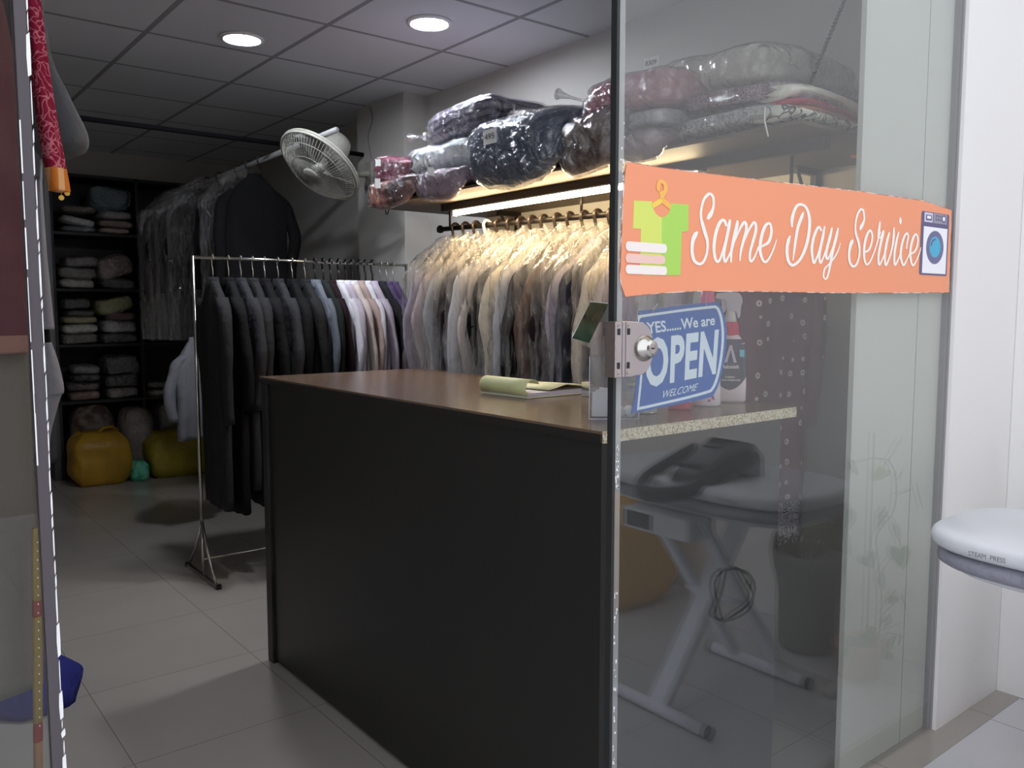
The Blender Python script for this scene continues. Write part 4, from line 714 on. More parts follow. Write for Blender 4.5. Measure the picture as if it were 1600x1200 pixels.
# ============================================================ FAN
def fan():
    c0 = Vector((2.15, 4.45, 2.21)); nrm = Vector((-.663, -.12, -.744)).normalized()
    t = thing('wall_fan', 'off-white caged wall fan tilted downwards, mounted on the square column', 'fan', tuple(c0))
    a = nrm.cross(Vector((0, 0, 1))).normalized(); b = nrm.cross(a)
    cream = mat('fan_cream', srgb(160, 159, 148), .4); P = lambda r, q, h: a*r*math.cos(q)+b*r*math.sin(q)+nrm*h
    RR = .245
    rim = MB(); rim.tube([P(RR, 2*PI*k/48, .0) for k in range(48)], .008, 8, closed=True); rim.tube([P(RR, 2*PI*k/48, -.016) for k in range(48)], .008, 8, closed=True); rim.build('guard_rim', cream, t, True)
    def grill(sign, name):
        g = MB()
        for k in range(72):
            q = 2*PI*k/72; pts = []
            for j in range(7):
                f = j/6; r = .05+(RR-.05)*f; h = sign*(.075*(1-f**2.6)); pts.append(P(r, q, h-(.016 if sign < 0 else 0)*f))
            g.tube(pts, .0013, 4, cap=False)
        for r in (.06, .13, .20): g.tube([P(r, 2*PI*k/40, sign*.075*(1-((r-.05)/(RR-.05))**2.6)) for k in range(40)], .0018, 5, closed=True)
        g.build(name, cream, t)
    grill(1, 'front_guard'); grill(-1, 'rear_guard')
    MB().rings([[P(r, 2*PI*k/24, h) for k in range(24)] for r, h in ((.052, .07), (.055, .078), (.04, .084), (.002, .086))]).build('badge', cream, t, True)
    MB().rings([[P(r, 2*PI*k/20, h) for k in range(20)] for r, h in ((.03, -.05), (.034, .03), (.02, .045), (.001, .048))]).build('hub', cream, t, True)
    for i in range(3):
        bl = MB(); rs = []
        for j in range(9):
            f = j/8; r = .03+.20*f; wd = R(20+30*math.sin(min(1, f*1.3)*PI/2)); tw = .03*(1-.5*f)
            q0 = 2*PI*i/3
            rs.append([P(r, q0-wd/2+wd*s_/6, tw*(s_/6-.5)*1.6) for s_ in range(7)]+[P(r, q0-wd/2+wd*s_/6, tw*(s_/6-.5)*1.6+.003) for s_ in reversed(range(7))])
        bl.rings(rs).build('blade', mat('fan_blade', srgb(130, 132, 128), .35), t, True)
    MB().rings([[P(r, 2*PI*k/28, h) for k in range(28)] for r, h in ((.05, -.07), (.078, -.085), (.085, -.12), (.085, -.19), (.07, -.225), (.04, -.24), (.002, -.243))]).build('motor_housing', cream, t, True)
    m0 = P(0, 0, -.16); wallp = Vector((2.676, 4.8, 2.27))-c0
    MB().tube(cr([tuple(m0), tuple(m0+Vector((.06, .05, -.06))), tuple(wallp+Vector((-.12, -.02, -.02))), tuple(wallp)], 4), .018, 10).build('wall_arm', cream, t, True)
    box('wall_plate', cream, wallp.x-.02, wallp.x+.002, wallp.y-.04, wallp.y+.04, wallp.z-.08, wallp.z+.07, parent=t, bevel=.004)
fan()
cb = MB().tube(cr([(2.677, 4.79, 2.36), (2.6765, 4.83, 2.5), (2.6765, 4.77, 2.60), (2.6765, 4.80, 2.69)], 5), .003, 6).build('fan_cable', mat('grey_cable', srgb(120, 118, 114), .5), None, True)
tag(cb, 'thin grey cable running up the square column above the fan', 'cable')
cb = MB().tube([(2.676, 4.60+.018*math.cos(k*PI/8), 2.02+.025*math.sin(k*PI/8)) for k in range(16)], .003, 6, closed=True).build('wall_ring', M_blackpl, None, True)
tag(cb, 'small black ring hook on the column below the plum bundle', 'hook')
# ============================================================ SIGNS
M_or = mat('banner_orange', srgb(250, 160, 118), .45); M_wt = mat('print_white', srgb(255, 250, 240), .5)
YS = 1.2125
def extrude_flat(poly, y, m, name, parent, t=.0006): return MB().sheet(poly, y-t, t).build(name, m, parent)
bn = thing('service_banner', 'long orange banner reading Same Day Service stuck on the glass pane', 'banner', (2.0, 1.213, 1.58))
def T(o_, p=(-2.0, -1.213, -1.58)): o_.location = p; return o_
T(MB().sheet([(x, z) for x, z in BAN], 1.2118, .0028).build('backing', M_or, bn))
pb = MB(); e_ = [(x, z) for x, z in BAN]
for i in range(len(e_)):
    a, b = e_[i], e_[(i+1) % len(e_)]; pb.tube([(a[0], 1.2125, a[1]), (b[0], 1.2125, b[1])], .0011, 5)
T(pb.build('worn_edge', mat('banner_edge', srgb(176, 120, 96), .7, c2=srgb(250, 240, 235), pat='speck', pscale=30), bn))
def stroke(P, y, mb, k=6):
    """calligraphic stroke: (x, z, half width x, half width z)"""
    Q = cr(P, k); L_ = []; Rr = []
    for i, (x, z, wx, wz) in enumerate(Q):
        a, b = Q[max(i-1, 0)], Q[min(i+1, len(Q)-1)]
        dx, dz = (b[0]-a[0])/wx, (b[1]-a[1])/wz; l = math.hypot(dx, dz) or 1; nx, nz = -dz/l, dx/l
        L_.append((x+nx*wx, y-i*5e-6, z+nz*wz)); Rr.append((x-nx*wx, y-i*5e-6, z-nz*wz))
    # rounded ends
    n = len(Q); vs = L_+Rr; fs = [(i, i+1, n+i+1, n+i) for i in range(n-1)]
    for e0 in (0, n-1):
        x, z, wx, wz = Q[e0]; o = len(vs); vs += [(x+wx*math.cos(2*PI*j/12), y-e0*5e-6-2e-6, z+wz*math.sin(2*PI*j/12)) for j in range(12)]; fs.append(tuple(range(o, o+12)))
    mb.add(vs, fs)
mb = MB()
for i, s_ in enumerate(STROKES): stroke(s_, 1.2112-.00002*i, mb)
T(mb.build('script_lettering', M_wt, bn))
T(extrude_flat(SHIRT, 1.2116, mat('lime_light', srgb(222, 234, 110), .5), 'shirt_emblem', bn, .0003)); T(extrude_flat(SHIRTR, 1.2112, mat('lime_dark', srgb(178, 224, 96), .5), 'shirt_emblem_half', bn, .0002))
T(extrude_flat(HANGL, 1.2109, mat('hanger_yellow', srgb(255, 216, 92), .5), 'hanger_emblem', bn, .0002)); T(extrude_flat(HANGR, 1.2109, mat('hanger_amber', srgb(255, 192, 96), .5), 'hanger_emblem', bn, .0002))
mb = MB(); stroke(HOOK, 1.2106, mb); T(mb.build('hanger_emblem', MATS['hanger_amber'], bn))
def rrect(x0, z0, x1, z1, r=.3, n=5):
    rx = r*(z1-z0); out = []
    for cx, cz, a0 in ((x1-rx, z1-rx, 0), (x0+rx, z1-rx, 90), (x0+rx, z0+rx, 180), (x1-rx, z0+rx, 270)):
        out += [(cx+rx*math.cos(R(a0+90*k/n)), cz+rx*math.sin(R(a0+90*k/n))) for k in range(n+1)]
    return out
for i, (b, m) in enumerate(zip(TOWELS, (('towel_white', (255, 244, 236)), ('towel_pink', (250, 208, 196)), ('towel_white', (255, 244, 236))))):
    T(extrude_flat(rrect(*b, r=.45), 1.2104, mat(m[0], srgb(*m[1]), .5), 'towel_emblem', bn, .0002))
pur = mat('machine_purple', srgb(98, 92, 130), .5)
def rr_(b, m, y, name='washer_emblem', r=.04): T(extrude_flat(rrect(*b, r=r), y, m, name, bn, .0001))
def el_(b, m, y, name='washer_emblem'): T(extrude_flat([((b[0]+b[2])/2+(b[2]-b[0])/2*math.cos(2*PI*k/32), (b[1]+b[3])/2+(b[3]-b[1])/2*math.sin(2*PI*k/32)) for k in range(32)], y, m, name, bn, .0001))
rr_(WASH, pur, 1.2110); rr_(WHITE, mat('machine_white', srgb(250, 250, 255), .5), 1.2108, r=.005); rr_(WP1, mat('machine_lilac', srgb(216, 210, 232), .5), 1.2108, r=.02); rr_(WP2, mat('machine_grey', srgb(156, 154, 168), .5), 1.2108, r=.02)
el_(RING, mat('machine_ring', srgb(112, 112, 150), .5), 1.2106); el_(GLS, mat('machine_blue', srgb(76, 180, 216), .5), 1.2104)
rr_(SLOT, pur, 1.2106, r=.3); rr_(SLOTI, MATS['machine_white'], 1.2104, r=.3); el_(KN, pur, 1.2106); el_(KNI, MATS['machine_white'], 1.2104)
mb = MB(); x0, z0, x1, z1 = WP2
for i in range(3):
    for j in range(2):
        cx = x0+(x1-x0)*(.2+.17*i); cz = z0+(z1-z0)*(.38+.36*j); mb.add([(cx+.0055*math.cos(2*PI*k/10), 1.2105, cz+.004*math.sin(2*PI*k/10)) for k in range(10)], [tuple(range(10))])
T(mb.build('washer_emblem', pur, bn))
x0, z0, x1, z1 = GLS; cx, cz = (x0+x1)/2, (z0+z1)/2
mb = MB(); stroke([(cx+(x1-x0)*.36*math.cos(a), cz+(z1-z0)*.36*math.sin(a), .004, .0025) for a in [R(95+k*15) for k in range(6)]], 1.2102, mb); T(mb.build('washer_emblem', pur, bn))
# ---- OPEN sign
os_ = thing('open_sign', 'blue hanging sign reading YES We are OPEN WELCOME behind the glass', 'sign', (1.52, 1.265, 1.29))
po = (-1.52, -1.265, -1.29)
M_blue = mat('sign_blue', srgb(24, 92, 178), .3); M_sw = mat('sign_white', srgb(236, 246, 255), .45)
def C2(P): return [(p[0], p[1]) for p in cr([tuple(q) for q in P]+[tuple(P[0])], 3)][:-1]
T(MB().sheet([tuple(p) for p in OPL], 1.262, .003).build('panel', M_blue, os_), po)
n = len(OBR); a_ = C2(OBR); b_ = C2(OBRI); mb = MB(); n = len(a_)
mb.add([(x, 1.2615, z) for x, z in a_]+[(x, 1.2615, z) for x, z in b_], [(i, (i+1) % n, (i+1) % n+n, i+n) for i in range(n)]); T(mb.build('border_line', M_sw, os_), po)
T(text('YES......We are', quad(QYES, 1.2613), M_sw, 'lettering', os_, .022), po)
T(text('OPEN', quad(QOPEN, 1.2613), M_sw, 'lettering', os_, .034, sp=1.06), po)
qf = quad(QWEL, 1.2613); T(text('WELCOME', lambda u, v: qf(u+(v-.5)*.045, v), M_sw, 'lettering', os_), po)
mb = MB(); h = HOLES
mb.tube([(h[0][0], 1.262, h[0][1]), (h[0][0]-.003, 1.255, h[0][1]+.01), (h[2][0], 1.258, h[2][1]), (h[0][0]+.006, 1.262, h[0][1]+.005)], .0012, 5)
mb.tube([(h[2][0], 1.258, h[2][1]), (h[2][0]+.004, 1.245, 1.47)], .0009, 5)
mb.tube([(h[1][0], 1.262, h[1][1]), (h[3][0], 1.255, h[1][1]+.014), (h[3][0]-.004, 1.245, 1.47)], .0012, 5)
T(mb.build('string', mat('clear_line', srgb(190, 190, 190), .4), os_, True), po)
# ---- door lock clamped on the pane edge
lk = thing('door_lock', 'brushed steel glass door lock with key cylinder clamped on the pane edge', 'lock', (1.26, 1.2, 1.32))
lo = (-1.26, -1.2, -1.32)
for x0, x1, nm in ((1.213, 1.232, 'strike_plate'), (1.2335, 1.242, 'edge_channel'), (1.2435, 1.268, 'lock_case')):
    T(box(nm, M_steel, x0, x1, 1.184, 1.2145, 1.262, 1.376, parent=lk, bevel=.0015), lo)
b = MB(); arc = [(1.268, 1.262), (1.30, 1.264)]+[(1.292+.042*math.cos(R(a)), 1.319+.056*math.sin(R(a))) for a in range(-62, 63, 10)]+[(1.30, 1.374), (1.268, 1.376)]
b.sheet(arc, 1.190, .0235); T(b.build('lock_case', M_steel, lk, bevel=.0015), lo)
b = MB(); rs = []
for r, y in ((.0285, 1.190), (.028, 1.187), (.0225, 1.178), (.0175, 1.169), (.0165, 1.167)):
    rs.append([(1.305+r*math.cos(2*PI*k/28), y, 1.320+r*math.sin(2*PI*k/28)) for k in range(28)])
T(b.rings(rs).build('key_cylinder', M_chrome, lk, True), lo)
b = MB(); b.rings([[(1.305+r*math.cos(2*PI*k/24), y, 1.320+r*math.sin(2*PI*k/24)) for k in range(24)] for r, y in ((.0105, 1.167), (.0105, 1.1655), (.008, 1.1655), (.008, 1.1665))])
T(b.build('keyhole_ring', M_steel, lk), lo)
T(box('keyhole', M_blackpl, 1.3015, 1.3085, 1.1648, 1.1662, 1.3185, 1.3215, parent=lk), lo)
for x in (1.222, 1.2505):
    for z in (1.270, 1.368):
        T(MB().rings([[(x+.0035*math.cos(2*PI*k/14), y, z+.0035*math.sin(2*PI*k/14)) for k in range(14)] for y in (1.1835, 1.1826)]).build('screw', M_chrome, lk), lo)
        T(box('screw_slot', M_blackpl, x-.002, x+.002, 1.1822, 1.1828, z-.0006, z+.0006, parent=lk), lo)
    for z in (1.281, 1.350):
        T(box('latch_window', M_blackpl, x-.0035, x+.0035, 1.1828, 1.1838, z-.001, z+.012, parent=lk), lo)
# ============================================================ COUNTER TOP THINGS
ZT = 1.14
np_ = thing('notepad', 'cream receipt pad with its cover rolled back lying on the countertop', 'notepad', (1.70, 2.08, ZT))
M_cr = mat('cream_paper', srgb(212, 214, 160), .6); M_cr2 = mat('cream_page', srgb(226, 226, 180), .6)
# local frame: roll axis along n1, pad body runs along d1
dR = Vector((.04, -1, 0)).normalized()   # along the roll, away from the near edge
dB = Vector((1, .04, 0)).normalized()   # pad body towards the glass
A0 = Vector((1.535, 2.075, ZT))-Vector((1.70, 2.08, ZT))
def pr(a, b, z): v = A0+dR*a+dB*b; return (v.x, v.y, z)
b = MB()
for L0, L1, t0, t1, m_, nm in ((0, .215, .004, .016, mat('pad_pages', srgb(214, 208, 214), .7, c2=srgb(190, 184, 196), pat='wave', pscale=60), 'page_block'), (.0, .215, .001, .004, M_cr2, 'back_cover')):
    b = MB().add([pr(a, bb, z) for z in (t0, t1) for a, bb in ((L0, .0), (L1, .0), (L1, .30), (L0, .30))], [(0, 1, 2, 3), (7, 6, 5, 4), (0, 4, 5, 1), (1, 5, 6, 2), (2, 6, 7, 3), (3, 7, 4, 0)]); b.build(nm, m_, np_)
rs = []
for a in (0, .07, .14, .215):
    outer = [(.018+.030*math.cos(R(q)), .0285+.0275*math.sin(R(q))) for q in range(30, 331, 14)]
    rs.append([pr(a, p[0]+.002, p[1]) for p in outer]+[pr(a, .018+.028*math.cos(R(q))+.002, .0285+.0255*math.sin(R(q))) for q in reversed(range(30, 331, 14))])
MB().rings(rs).build('rolled_cover', M_cr, np_, True)
rs = []
for bb, zz in ((.085, .017), (.12, .022), (.16, .030), (.20, .026), (.30, .0175)): rs.append([pr(0.0, bb, zz), pr(.215, bb, zz+.004), pr(.215, bb, zz+.0052), pr(.0, bb, zz+.0012)])
MB().rings(rs).build('lifted_page', M_cr2, np_, True)
rs = [[pr(.03+.005*k, .055, .0165), pr(.03+.005*k, .075, .0165), pr(.03+.005*k, .075, .024), pr(.03+.005*k, .055, .024)] for k in (0, 18)]
MB().rings(rs).build('binding_clip', mat('clip_purple', srgb(60, 48, 80), .4), np_)
# acrylic box
ab = thing('acrylic_holder', 'clear acrylic counter box holding white cards at the counter corner', 'holder', (1.371, 1.424, ZT), R(-38))
def wall(x0, x1, y0, y1, z0, z1): box('side_wall', M_acryl, x0, x1, y0, y1, z0, z1, parent=ab)
wall(0, .12, 0, .003, .003, .15); wall(0, .12, .187, .19, .003, .19); wall(0, .003, .003, .187, .003, .17); wall(.117, .12, .003, .187, .003, .17)
box('base', M_acryl, 0, .12, 0, .19, 0, .003, parent=ab); box('divider', M_acryl, .003, .117, .09, .093, .003, .15, parent=ab)
M_ed = mat('acrylic_edge', srgb(220, 220, 228), .3)
for x in (0, .1185): box('edge_line', M_ed, x, x+.0015, -.0008, .0, 0, .15, parent=ab)
box('edge_line', M_ed, 0, .12, -.0008, 0, 0, .002, parent=ab)
rnd = random.Random(12)
for k in range(6):
    c_ = MB().box(-.02, .02, -.0007, .0007, 0, .055+.01*rnd.random(), R(rnd.uniform(-25, 25)), (0, 0)).build('business_card', M_paper, None)
    v = Matrix.Rotation(R(-38), 3, 'Z') @ Vector((.028+.004*k, .02+.011*k, .004)); c_.location = (1.371+v.x, 1.424+v.y, ZT+.004); c_.rotation_euler = (0, R(rnd.uniform(-6, 6)), R(-38))
    tag(c_, 'white card standing in the clear acrylic counter box, %s from the front' % ORD[k], 'card', 'cards in the acrylic box')
for k, (x, y) in enumerate([(.078, .02), (.102, .02)]):
    v = Matrix.Rotation(R(-38), 3, 'Z') @ Vector((x, y, 0)); o = MB().rings([[(r*math.cos(2*PI*j/20), yy, .0135+r*math.sin(2*PI*j/20)) for j in range(20)] for r, yy in ((.001, -.008), (.0115, -.008), (.012, -.006), (.012, .03), (.001, .03))]).build('label_roll', M_paper, None, True, loc=(1.371+v.x, 1.424+v.y, ZT+.0025)); o.rotation_euler = (0, 0, R(-38))
    tag(o, 'small white paper roll end-on in the acrylic box, %s' % ('left one of the pair' if k == 0 else 'right one of the pair'), 'paper roll', 'paper rolls in the acrylic box')
gc = thing('green_leaflet', 'dark green glossy leaflet leaning out of the acrylic box', 'leaflet', (1.41, 1.46, 1.37))
def card(P, m, nm, t=.0015):
    P = [Vector(p)-Vector((1.41, 1.46, 1.37)) for p in P]; nrm = (P[1]-P[0]).cross(P[2]-P[0]).normalized()*t; n = len(P)
    MB().add(P+[p+nrm for p in P], [tuple(range(n)), tuple(reversed(range(n, 2*n)))]+[(i, i+n, (i+1) % n+n, (i+1) % n) for i in range(n)]).build(nm, m, gc)
card([(1.347, 1.46, 1.333), (1.399, 1.455, 1.320), (1.478, 1.47, 1.414), (1.422, 1.475, 1.4185)], mat('green_gloss', srgb(18, 44, 34), .25, c2=srgb(30, 70, 48), pat='noise', pscale=14), 'front_cover')
card([(1.478, 1.474, 1.414), (1.541, 1.50, 1.3694), (1.44, 1.49, 1.369)], mat('leaflet_back', srgb(150, 160, 150), .5), 'folded_flap')
card([(1.420, 1.4765, 1.4195), (1.478, 1.4715, 1.415), (1.478, 1.4715, 1.417), (1.420, 1.4765, 1.4215)], M_paper, 'white_edge')
text('LAUNDRY', lambda u, v: Vector((1.392+.016*u-1.41+.006*v, -.0048+.004*u, 1.364+.003*v-1.37-.0015*u)), M_paper, 'lettering', gc) if False else None
# bottles
FA = R(-52)   # faces the camera side
def cyl_text(s, r, z0, z1, ang, m, nm, parent, sy=1., bold=False, c=0.):
    def f(u, v):
        a = (u-.5)*ang+c; return Vector((r*math.sin(a), -r*sy*math.cos(a), z0+(z1-z0)*v))
    return text(s, f, m, nm, parent, bold)
b1 = thing('spray_can', 'cream aerosol can half hidden behind the blue open sign', 'can', (1.565, 1.42, ZT), FA)
MB().lathe([(.001, 0), (.027, 0), (.029, .006), (.029, .15), (.026, .158), (.014, .164), (.014, .17), (.001, .17)], 28).build('can_body', mat('can_cream', srgb(232, 224, 212), .35), b1, True)
MB().lathe([(.013, .1705), (.013, .19), (.009, .196), (.001, .196)], 20).build('nozzle_cap', M_whitepl, b1, True)
MB().lathe([(.0285, .001), (.0295, .003), (.0285, .006)], 28, cap=False).build('base_rim', M_chrome, b1, True)
for k in (-.25, .25): MB().add([(.0298*math.sin(k-.12), -.0298*math.cos(k-.12), .02), (.0298*math.sin(k+.12), -.0298*math.cos(k+.12), .02), (.0298*math.sin(k), -.0298*math.cos(k), .034)], [(0, 1, 2)]).build('hazard_mark', M_ink, b1)
b2 = thing('spray_can', 'red aerosol can with white lettering to the right of the cream can', 'can', (1.70, 1.425, ZT), FA)
MB().lathe([(.001, 0), (.029, 0), (.031, .006), (.031, .16), (.027, .17), (.015, .176), (.001, .176)], 28).build('can_body', mat('can_red', srgb(214, 60, 84), .35), b2, True)
MB().lathe([(.014, .1765), (.014, .196), (.009, .2), (.001, .2)], 20).build('nozzle_cap', M_whitepl, b2, True)
cyl_text('300ml', .0316, .018, .026, .5, M_wt, 'lettering', b2); cyl_text('a fragrance', .0316, .034, .038, 1.2, M_wt, 'lettering', b2) if False else None
MB().add([(.0316*math.sin(a), -.0316*math.cos(a), z) for z in (.036, .040) for a in [-.7+.1*k for k in range(15)]], [(k, k+1, k+16, k+15) for k in range(14)]).build('print_line', M_wt, b2)
MB().add([(.0316*math.sin(a), -.0316*math.cos(a), z) for z in (.050, .058) for a in [-.2+.1*k for k in range(10)]], [(k, k+1, k+11, k+10) for k in range(9)]).build('print_line', M_wt, b2)
b3 = thing('fabric_bottle', 'white bottle with pink cap and orange splash print, left of the spray bottle', 'bottle', (1.815, 1.43, ZT), FA)
def body(prof, m, nm, parent, sy): MB().lathe([(r, z) for r, z in prof], 32, sy=sy).build(nm, m, parent, True)
def splash():
    m, nt, out = newmat('bottle_splash_print'); L = nt.links.new; p = N(nt, 'BsdfPrincipled'); p.inputs['Roughness'].default_value = .3
    tc = N(nt, 'TexCoord'); nz = N(nt, 'TexNoise'); nz.inputs['Scale'].default_value = 26; L(tc.outputs['Object'], nz.inputs[0]); sx = N(nt, 'SeparateXYZ'); L(tc.outputs['Object'], sx.inputs[0])
    a = N(nt, 'Math', operation='MULTIPLY_ADD'); L(nz.outputs['Fac'], a.inputs[0]); a.inputs[1].default_value = .07; a.inputs[2].default_value = 0
    b = N(nt, 'Math', operation='ADD'); L(a.outputs[0], b.inputs[0]); L(sx.outputs['Z'], b.inputs[1])
    r = N(nt, 'ValToRGB'); e = r.color_ramp.elements; e[0].position = .0; e[0].color = srgb(240, 232, 236); e[1].position = 1; e[1].color = srgb(240, 232, 236)
    for q, c_ in ((.155, (240, 232, 236)), (.165, (150, 200, 150)), (.18, (245, 190, 90)), (.20, (240, 130, 90)), (.22, (228, 90, 120)), (.245, (240, 232, 236))): k = e.new(q); k.color = srgb(*c_)
    L(b.outputs[0], r.inputs[0]); L(r.outputs[0], p.inputs['Base Color']); L(p.outputs[0], out.inputs[0]); return m
body([(.001, 0), (.036, 0), (.040, .006), (.039, .05), (.035, .11), (.030, .16), (.028, .20), (.031, .215), (.026, .235), (.018, .245)], splash(), 'bottle_body', b3, .62)
body([(.0185, .2455), (.0195, .25), (.0185, .285), (.017, .31), (.001, .312)], mat('pink_cap', srgb(238, 100, 160), .35), 'cap', b3, .8)
def oval_text(s, r, sy, z0, z1, ang, m, nm, parent, bold=True, c=0.): return cyl_text(s, r, z0, z1, ang, m, nm, parent, sy, bold, c)
oval_text('Sun', .039, .64, .085, .115, 1.15, mat('sun_teal', srgb(90, 150, 140), .4), 'lettering', b3)
mb = MB(); rnd = random.Random(3)
for k in range(22):
    a = .35+rnd.uniform(-.3, .35); z = .04+rnd.uniform(-.025, .03); s0 = rnd.uniform(.002, .005); mb.add([(.0402*math.sin(a+s0*22*math.cos(2*PI*j/6)), -.0402*.63*math.cos(a+s0*22*math.cos(2*PI*j/6))-.0004, z+s0*math.sin(2*PI*j/6)) for j in range(6)], [tuple(range(6))])
mb.build('flower_print', mat('flower_red', srgb(214, 90, 110), .4), b3)
oval_text('U', .041, .63, .034, .043, .14, mat('small_blue', srgb(110, 120, 160), .4), 'small_mark', b3, c=-.45)
b4 = thing('spray_bottle', 'dark stain remover trigger spray bottle with red neck label and white foot', 'spray bottle', (1.945, 1.45, ZT), FA)
def se(rx, ry, z, n=36, e=.55): return [(rx*(abs(math.cos(q))**e)*(1 if math.cos(q) >= 0 else -1), ry*(abs(math.sin(q))**e)*(1 if math.sin(q) >= 0 else -1), z) for q in [2*PI*k/n for k in range(n)]]
prof = [(.042, .021, 0), (.046, .024, .008), (.046, .024, .06), (.044, .023, .14), (.040, .021, .165), (.026, .016, .185), (.016, .014, .195)]
MB().rings([se(a, b, z) for a, b, z in prof]).build('bottle_body', mat('bottle_pinkwhite', srgb(240, 222, 228), .3), b4, True)
lp = [(.046, .024, .06), (.044, .023, .14), (.040, .021, .165), (.028, .0165, .183)]
def shell(lo):  # dark label shell whose lower edge dips to a V in front
    rs = []
    for i in range(8):
        ring = []
        for k in range(25):
            q = -PI+PI*k/24; zf = lo(math.cos(q)); z = zf+(.178-zf)*i/7
            # radius at z
            for (a0, b0, z0), (a1, b1, z1) in zip(prof, prof[1:]):
                if z0 <= z <= z1: f = (z-z0)/(z1-z0); A_, B_ = a0+(a1-a0)*f, b0+(b1-b0)*f; break
            ring.append(((A_+.0006)*(abs(math.cos(q))**.55)*(1 if math.cos(q) >= 0 else -1), -(B_+.0008)*(abs(math.sin(q))**.55), z))
        rs.append(ring)
    return MB().rings(rs, cap=False, closed=False)
shell(lambda c_: .035+.04*abs(c_)).build('label', mat('label_slate', srgb(66, 62, 84), .35), b4, True)
fy = -.0262
def ft(s, x0, x1, z0, z1, bold=False, m=M_wt, lean=0): text(s, lambda u, v: Vector((x0+(x1-x0)*u, fy, z0+(z1-z0)*v)), m, 'lettering', b4, bold)
ft('Astonish', -.022, .024, .096, .107, True); ft('FABRIC', -.012, .014, .070, .0745, True); ft('STAIN REMOVER', -.028, .030, .0615, .066, True)
MB().add([(-.016, fy, .113), (-.008, fy, .113), (.001, fy, .148), (.010, fy, .113), (.018, fy, .113), (.004, fy, .162), (-.002, fy, .162)], [(0, 1, 2, 5, 6)[:5], (2, 3, 4, 5)]).build('emblem', mat('emblem_lilac', srgb(206, 196, 222), .4), b4)
MB().add([(.026, fy-.0002, .130), (.038, fy-.0002, .128), (.038, fy-.0002, .149), (.025, fy-.0002, .149)], [(0, 1, 2, 3)]).build('sticker', mat('sticker_aqua', srgb(120, 206, 220), .5), b4)
oval = MB().lathe([(.018, .186), (.024, .19), (.021, .222), (.017, .226)], 24, sy=.75, cap=False); oval.build('neck_label', mat('label_red', srgb(222, 50, 86), .4), b4, True)
MB().lathe([(.0155, .2262), (.016, .229), (.0135, .25), (.012, .26)], 20, sy=.8).build('collar', M_whitepl, b4, True)
hd = MB(); sil = [(-.012, .255), (.014, .255), (.019, .235), (.025, .24), (.027, .27), (.031, .283), (.028, .298), (.018, .308), (-.006, .310), (-.036, .306), (-.043, .300), (-.043, .292), (-.034, .290), (-.016, .286)]
hd.sheet(sil, -.010, .020); hd.build('spray_head', mat('trigger_grey', srgb(205, 203, 208), .4), b4, bevel=.002)
tr = MB(); tr.sheet([(-.016, .286), (-.011, .27), (-.016, .255), (-.027, .243), (-.04, .238), (-.030, .254), (-.026, .27), (-.028, .289)], -.006, .012); tr.build('trigger', MATS['trigger_grey'], b4, bevel=.0015)
# ============================================================ OUTSIDE: PRESS, PLANTS (also mirrored in the pane)
pr_ = thing('steam_press', 'white steam press with grey padded board on a crossed stand outside the pane', 'steam press', (2.42, .6, 0))
M_pw = mat('press_white', srgb(226, 228, 232), .35); M_pad = mat('silver_pad', srgb(150, 150, 162), .5, bump=.5, bscale=30)
def oval_board(hw, y0, y1, z0, z1, ins=0, zs=5):
    rs = []
    for i in range(zs+1):
        f = i/zs; k = ins*(abs(2*f-1)**3); ring = []
        for q in range(48):
            a = 2*PI*q/48; c_, s_ = math.cos(a), math.sin(a)
            L_ = (y1-y0)/2; yy = (y0+y1)/2+(L_-k)*(abs(s_)**.5)*(1 if s_ >= 0 else -1); xx = (hw-k)*(abs(c_)**.62)*(1 if c_ >= 0 else -1)
            ring.append((xx, yy, z0+(z1-z0)*f))
        rs.append(ring)
    return MB().rings(rs)
YT, YE = .44, -.46
oval_board(.265, YE, YT, .776, .822, .012).build('upper_plate', M_pw, pr_, True)
oval_board(.255, YE, YT-.015, .728, .768, .014).build('padded_board', M_pad, pr_, True)
oval_board(.20, YE+.03, YT-.06, .705, .727, .004).build('board_base', M_pw, pr_, True)
ld = MB().tube([(.255*math.cos(a)*1.0, (YE+YT-.015)/2+(YT-.015-YE)/2*math.sin(a), .738+.002*math.sin(a*60)) for a in [2*PI*k/64 for k in range(64)]], .003, 6, closed=True)
cw = {'side': -.2668}
text('STEAM  PRESS', lambda u, v: Vector((-.2668, .275-.085*u, .790+.012*v)), mat('press_text', srgb(110, 108, 112), .5), 'lettering', pr_)
# arm and handle
rs = []
for x, z0, z1, hw in ((.06, .82, .83, .085), (.055, .82, .90, .09), (.02, .82, .935, .085), (-.04, .84, .95, .075), (-.11, .85, .93, .065), (-.19, .835, .89, .06), (-.25, .825, .862, .06), (-.27, .825, .845, .055)):
    rs.append([(x, .055-hw, z0), (x, .055+hw, z0), (x, .055+hw*.95, z1-.01), (x, .055+hw*.8, z1), (x, .055-hw*.8, z1), (x, .055-hw*.95, z1-.01)])
MB().rings(rs).build('press_arm', mat('press_grey', srgb(176, 176, 180), .4), pr_, True, bevel=.004)
hp = cr([(.0, .14, .89), (-.12, .135, .86), (-.28, .115, .815), (-.36, .07, .80), (-.385, .0, .795), (-.36, -.06, .80), (-.28, -.10, .82), (-.12, -.115, .86), (.0, -.115, .89)], 5)
rs = []
for i, p in enumerate(hp):
    a = Vector(hp[max(i-1, 0)]); b = Vector(hp[min(i+1, len(hp)-1)]); t_ = (b-a).normalized(); s_ = t_.cross(Vector((0, 0, 1))).normalized(); P0 = Vector(p)
    rs.append([P0+s_*.012*math.cos(2*PI*k/10)+Vector((0, 0, 1))*.026*math.sin(2*PI*k/10) for k in range(10)])
MB().rings(rs).build('handle', mat('handle_black', srgb(30, 29, 30), .4), pr_, True)
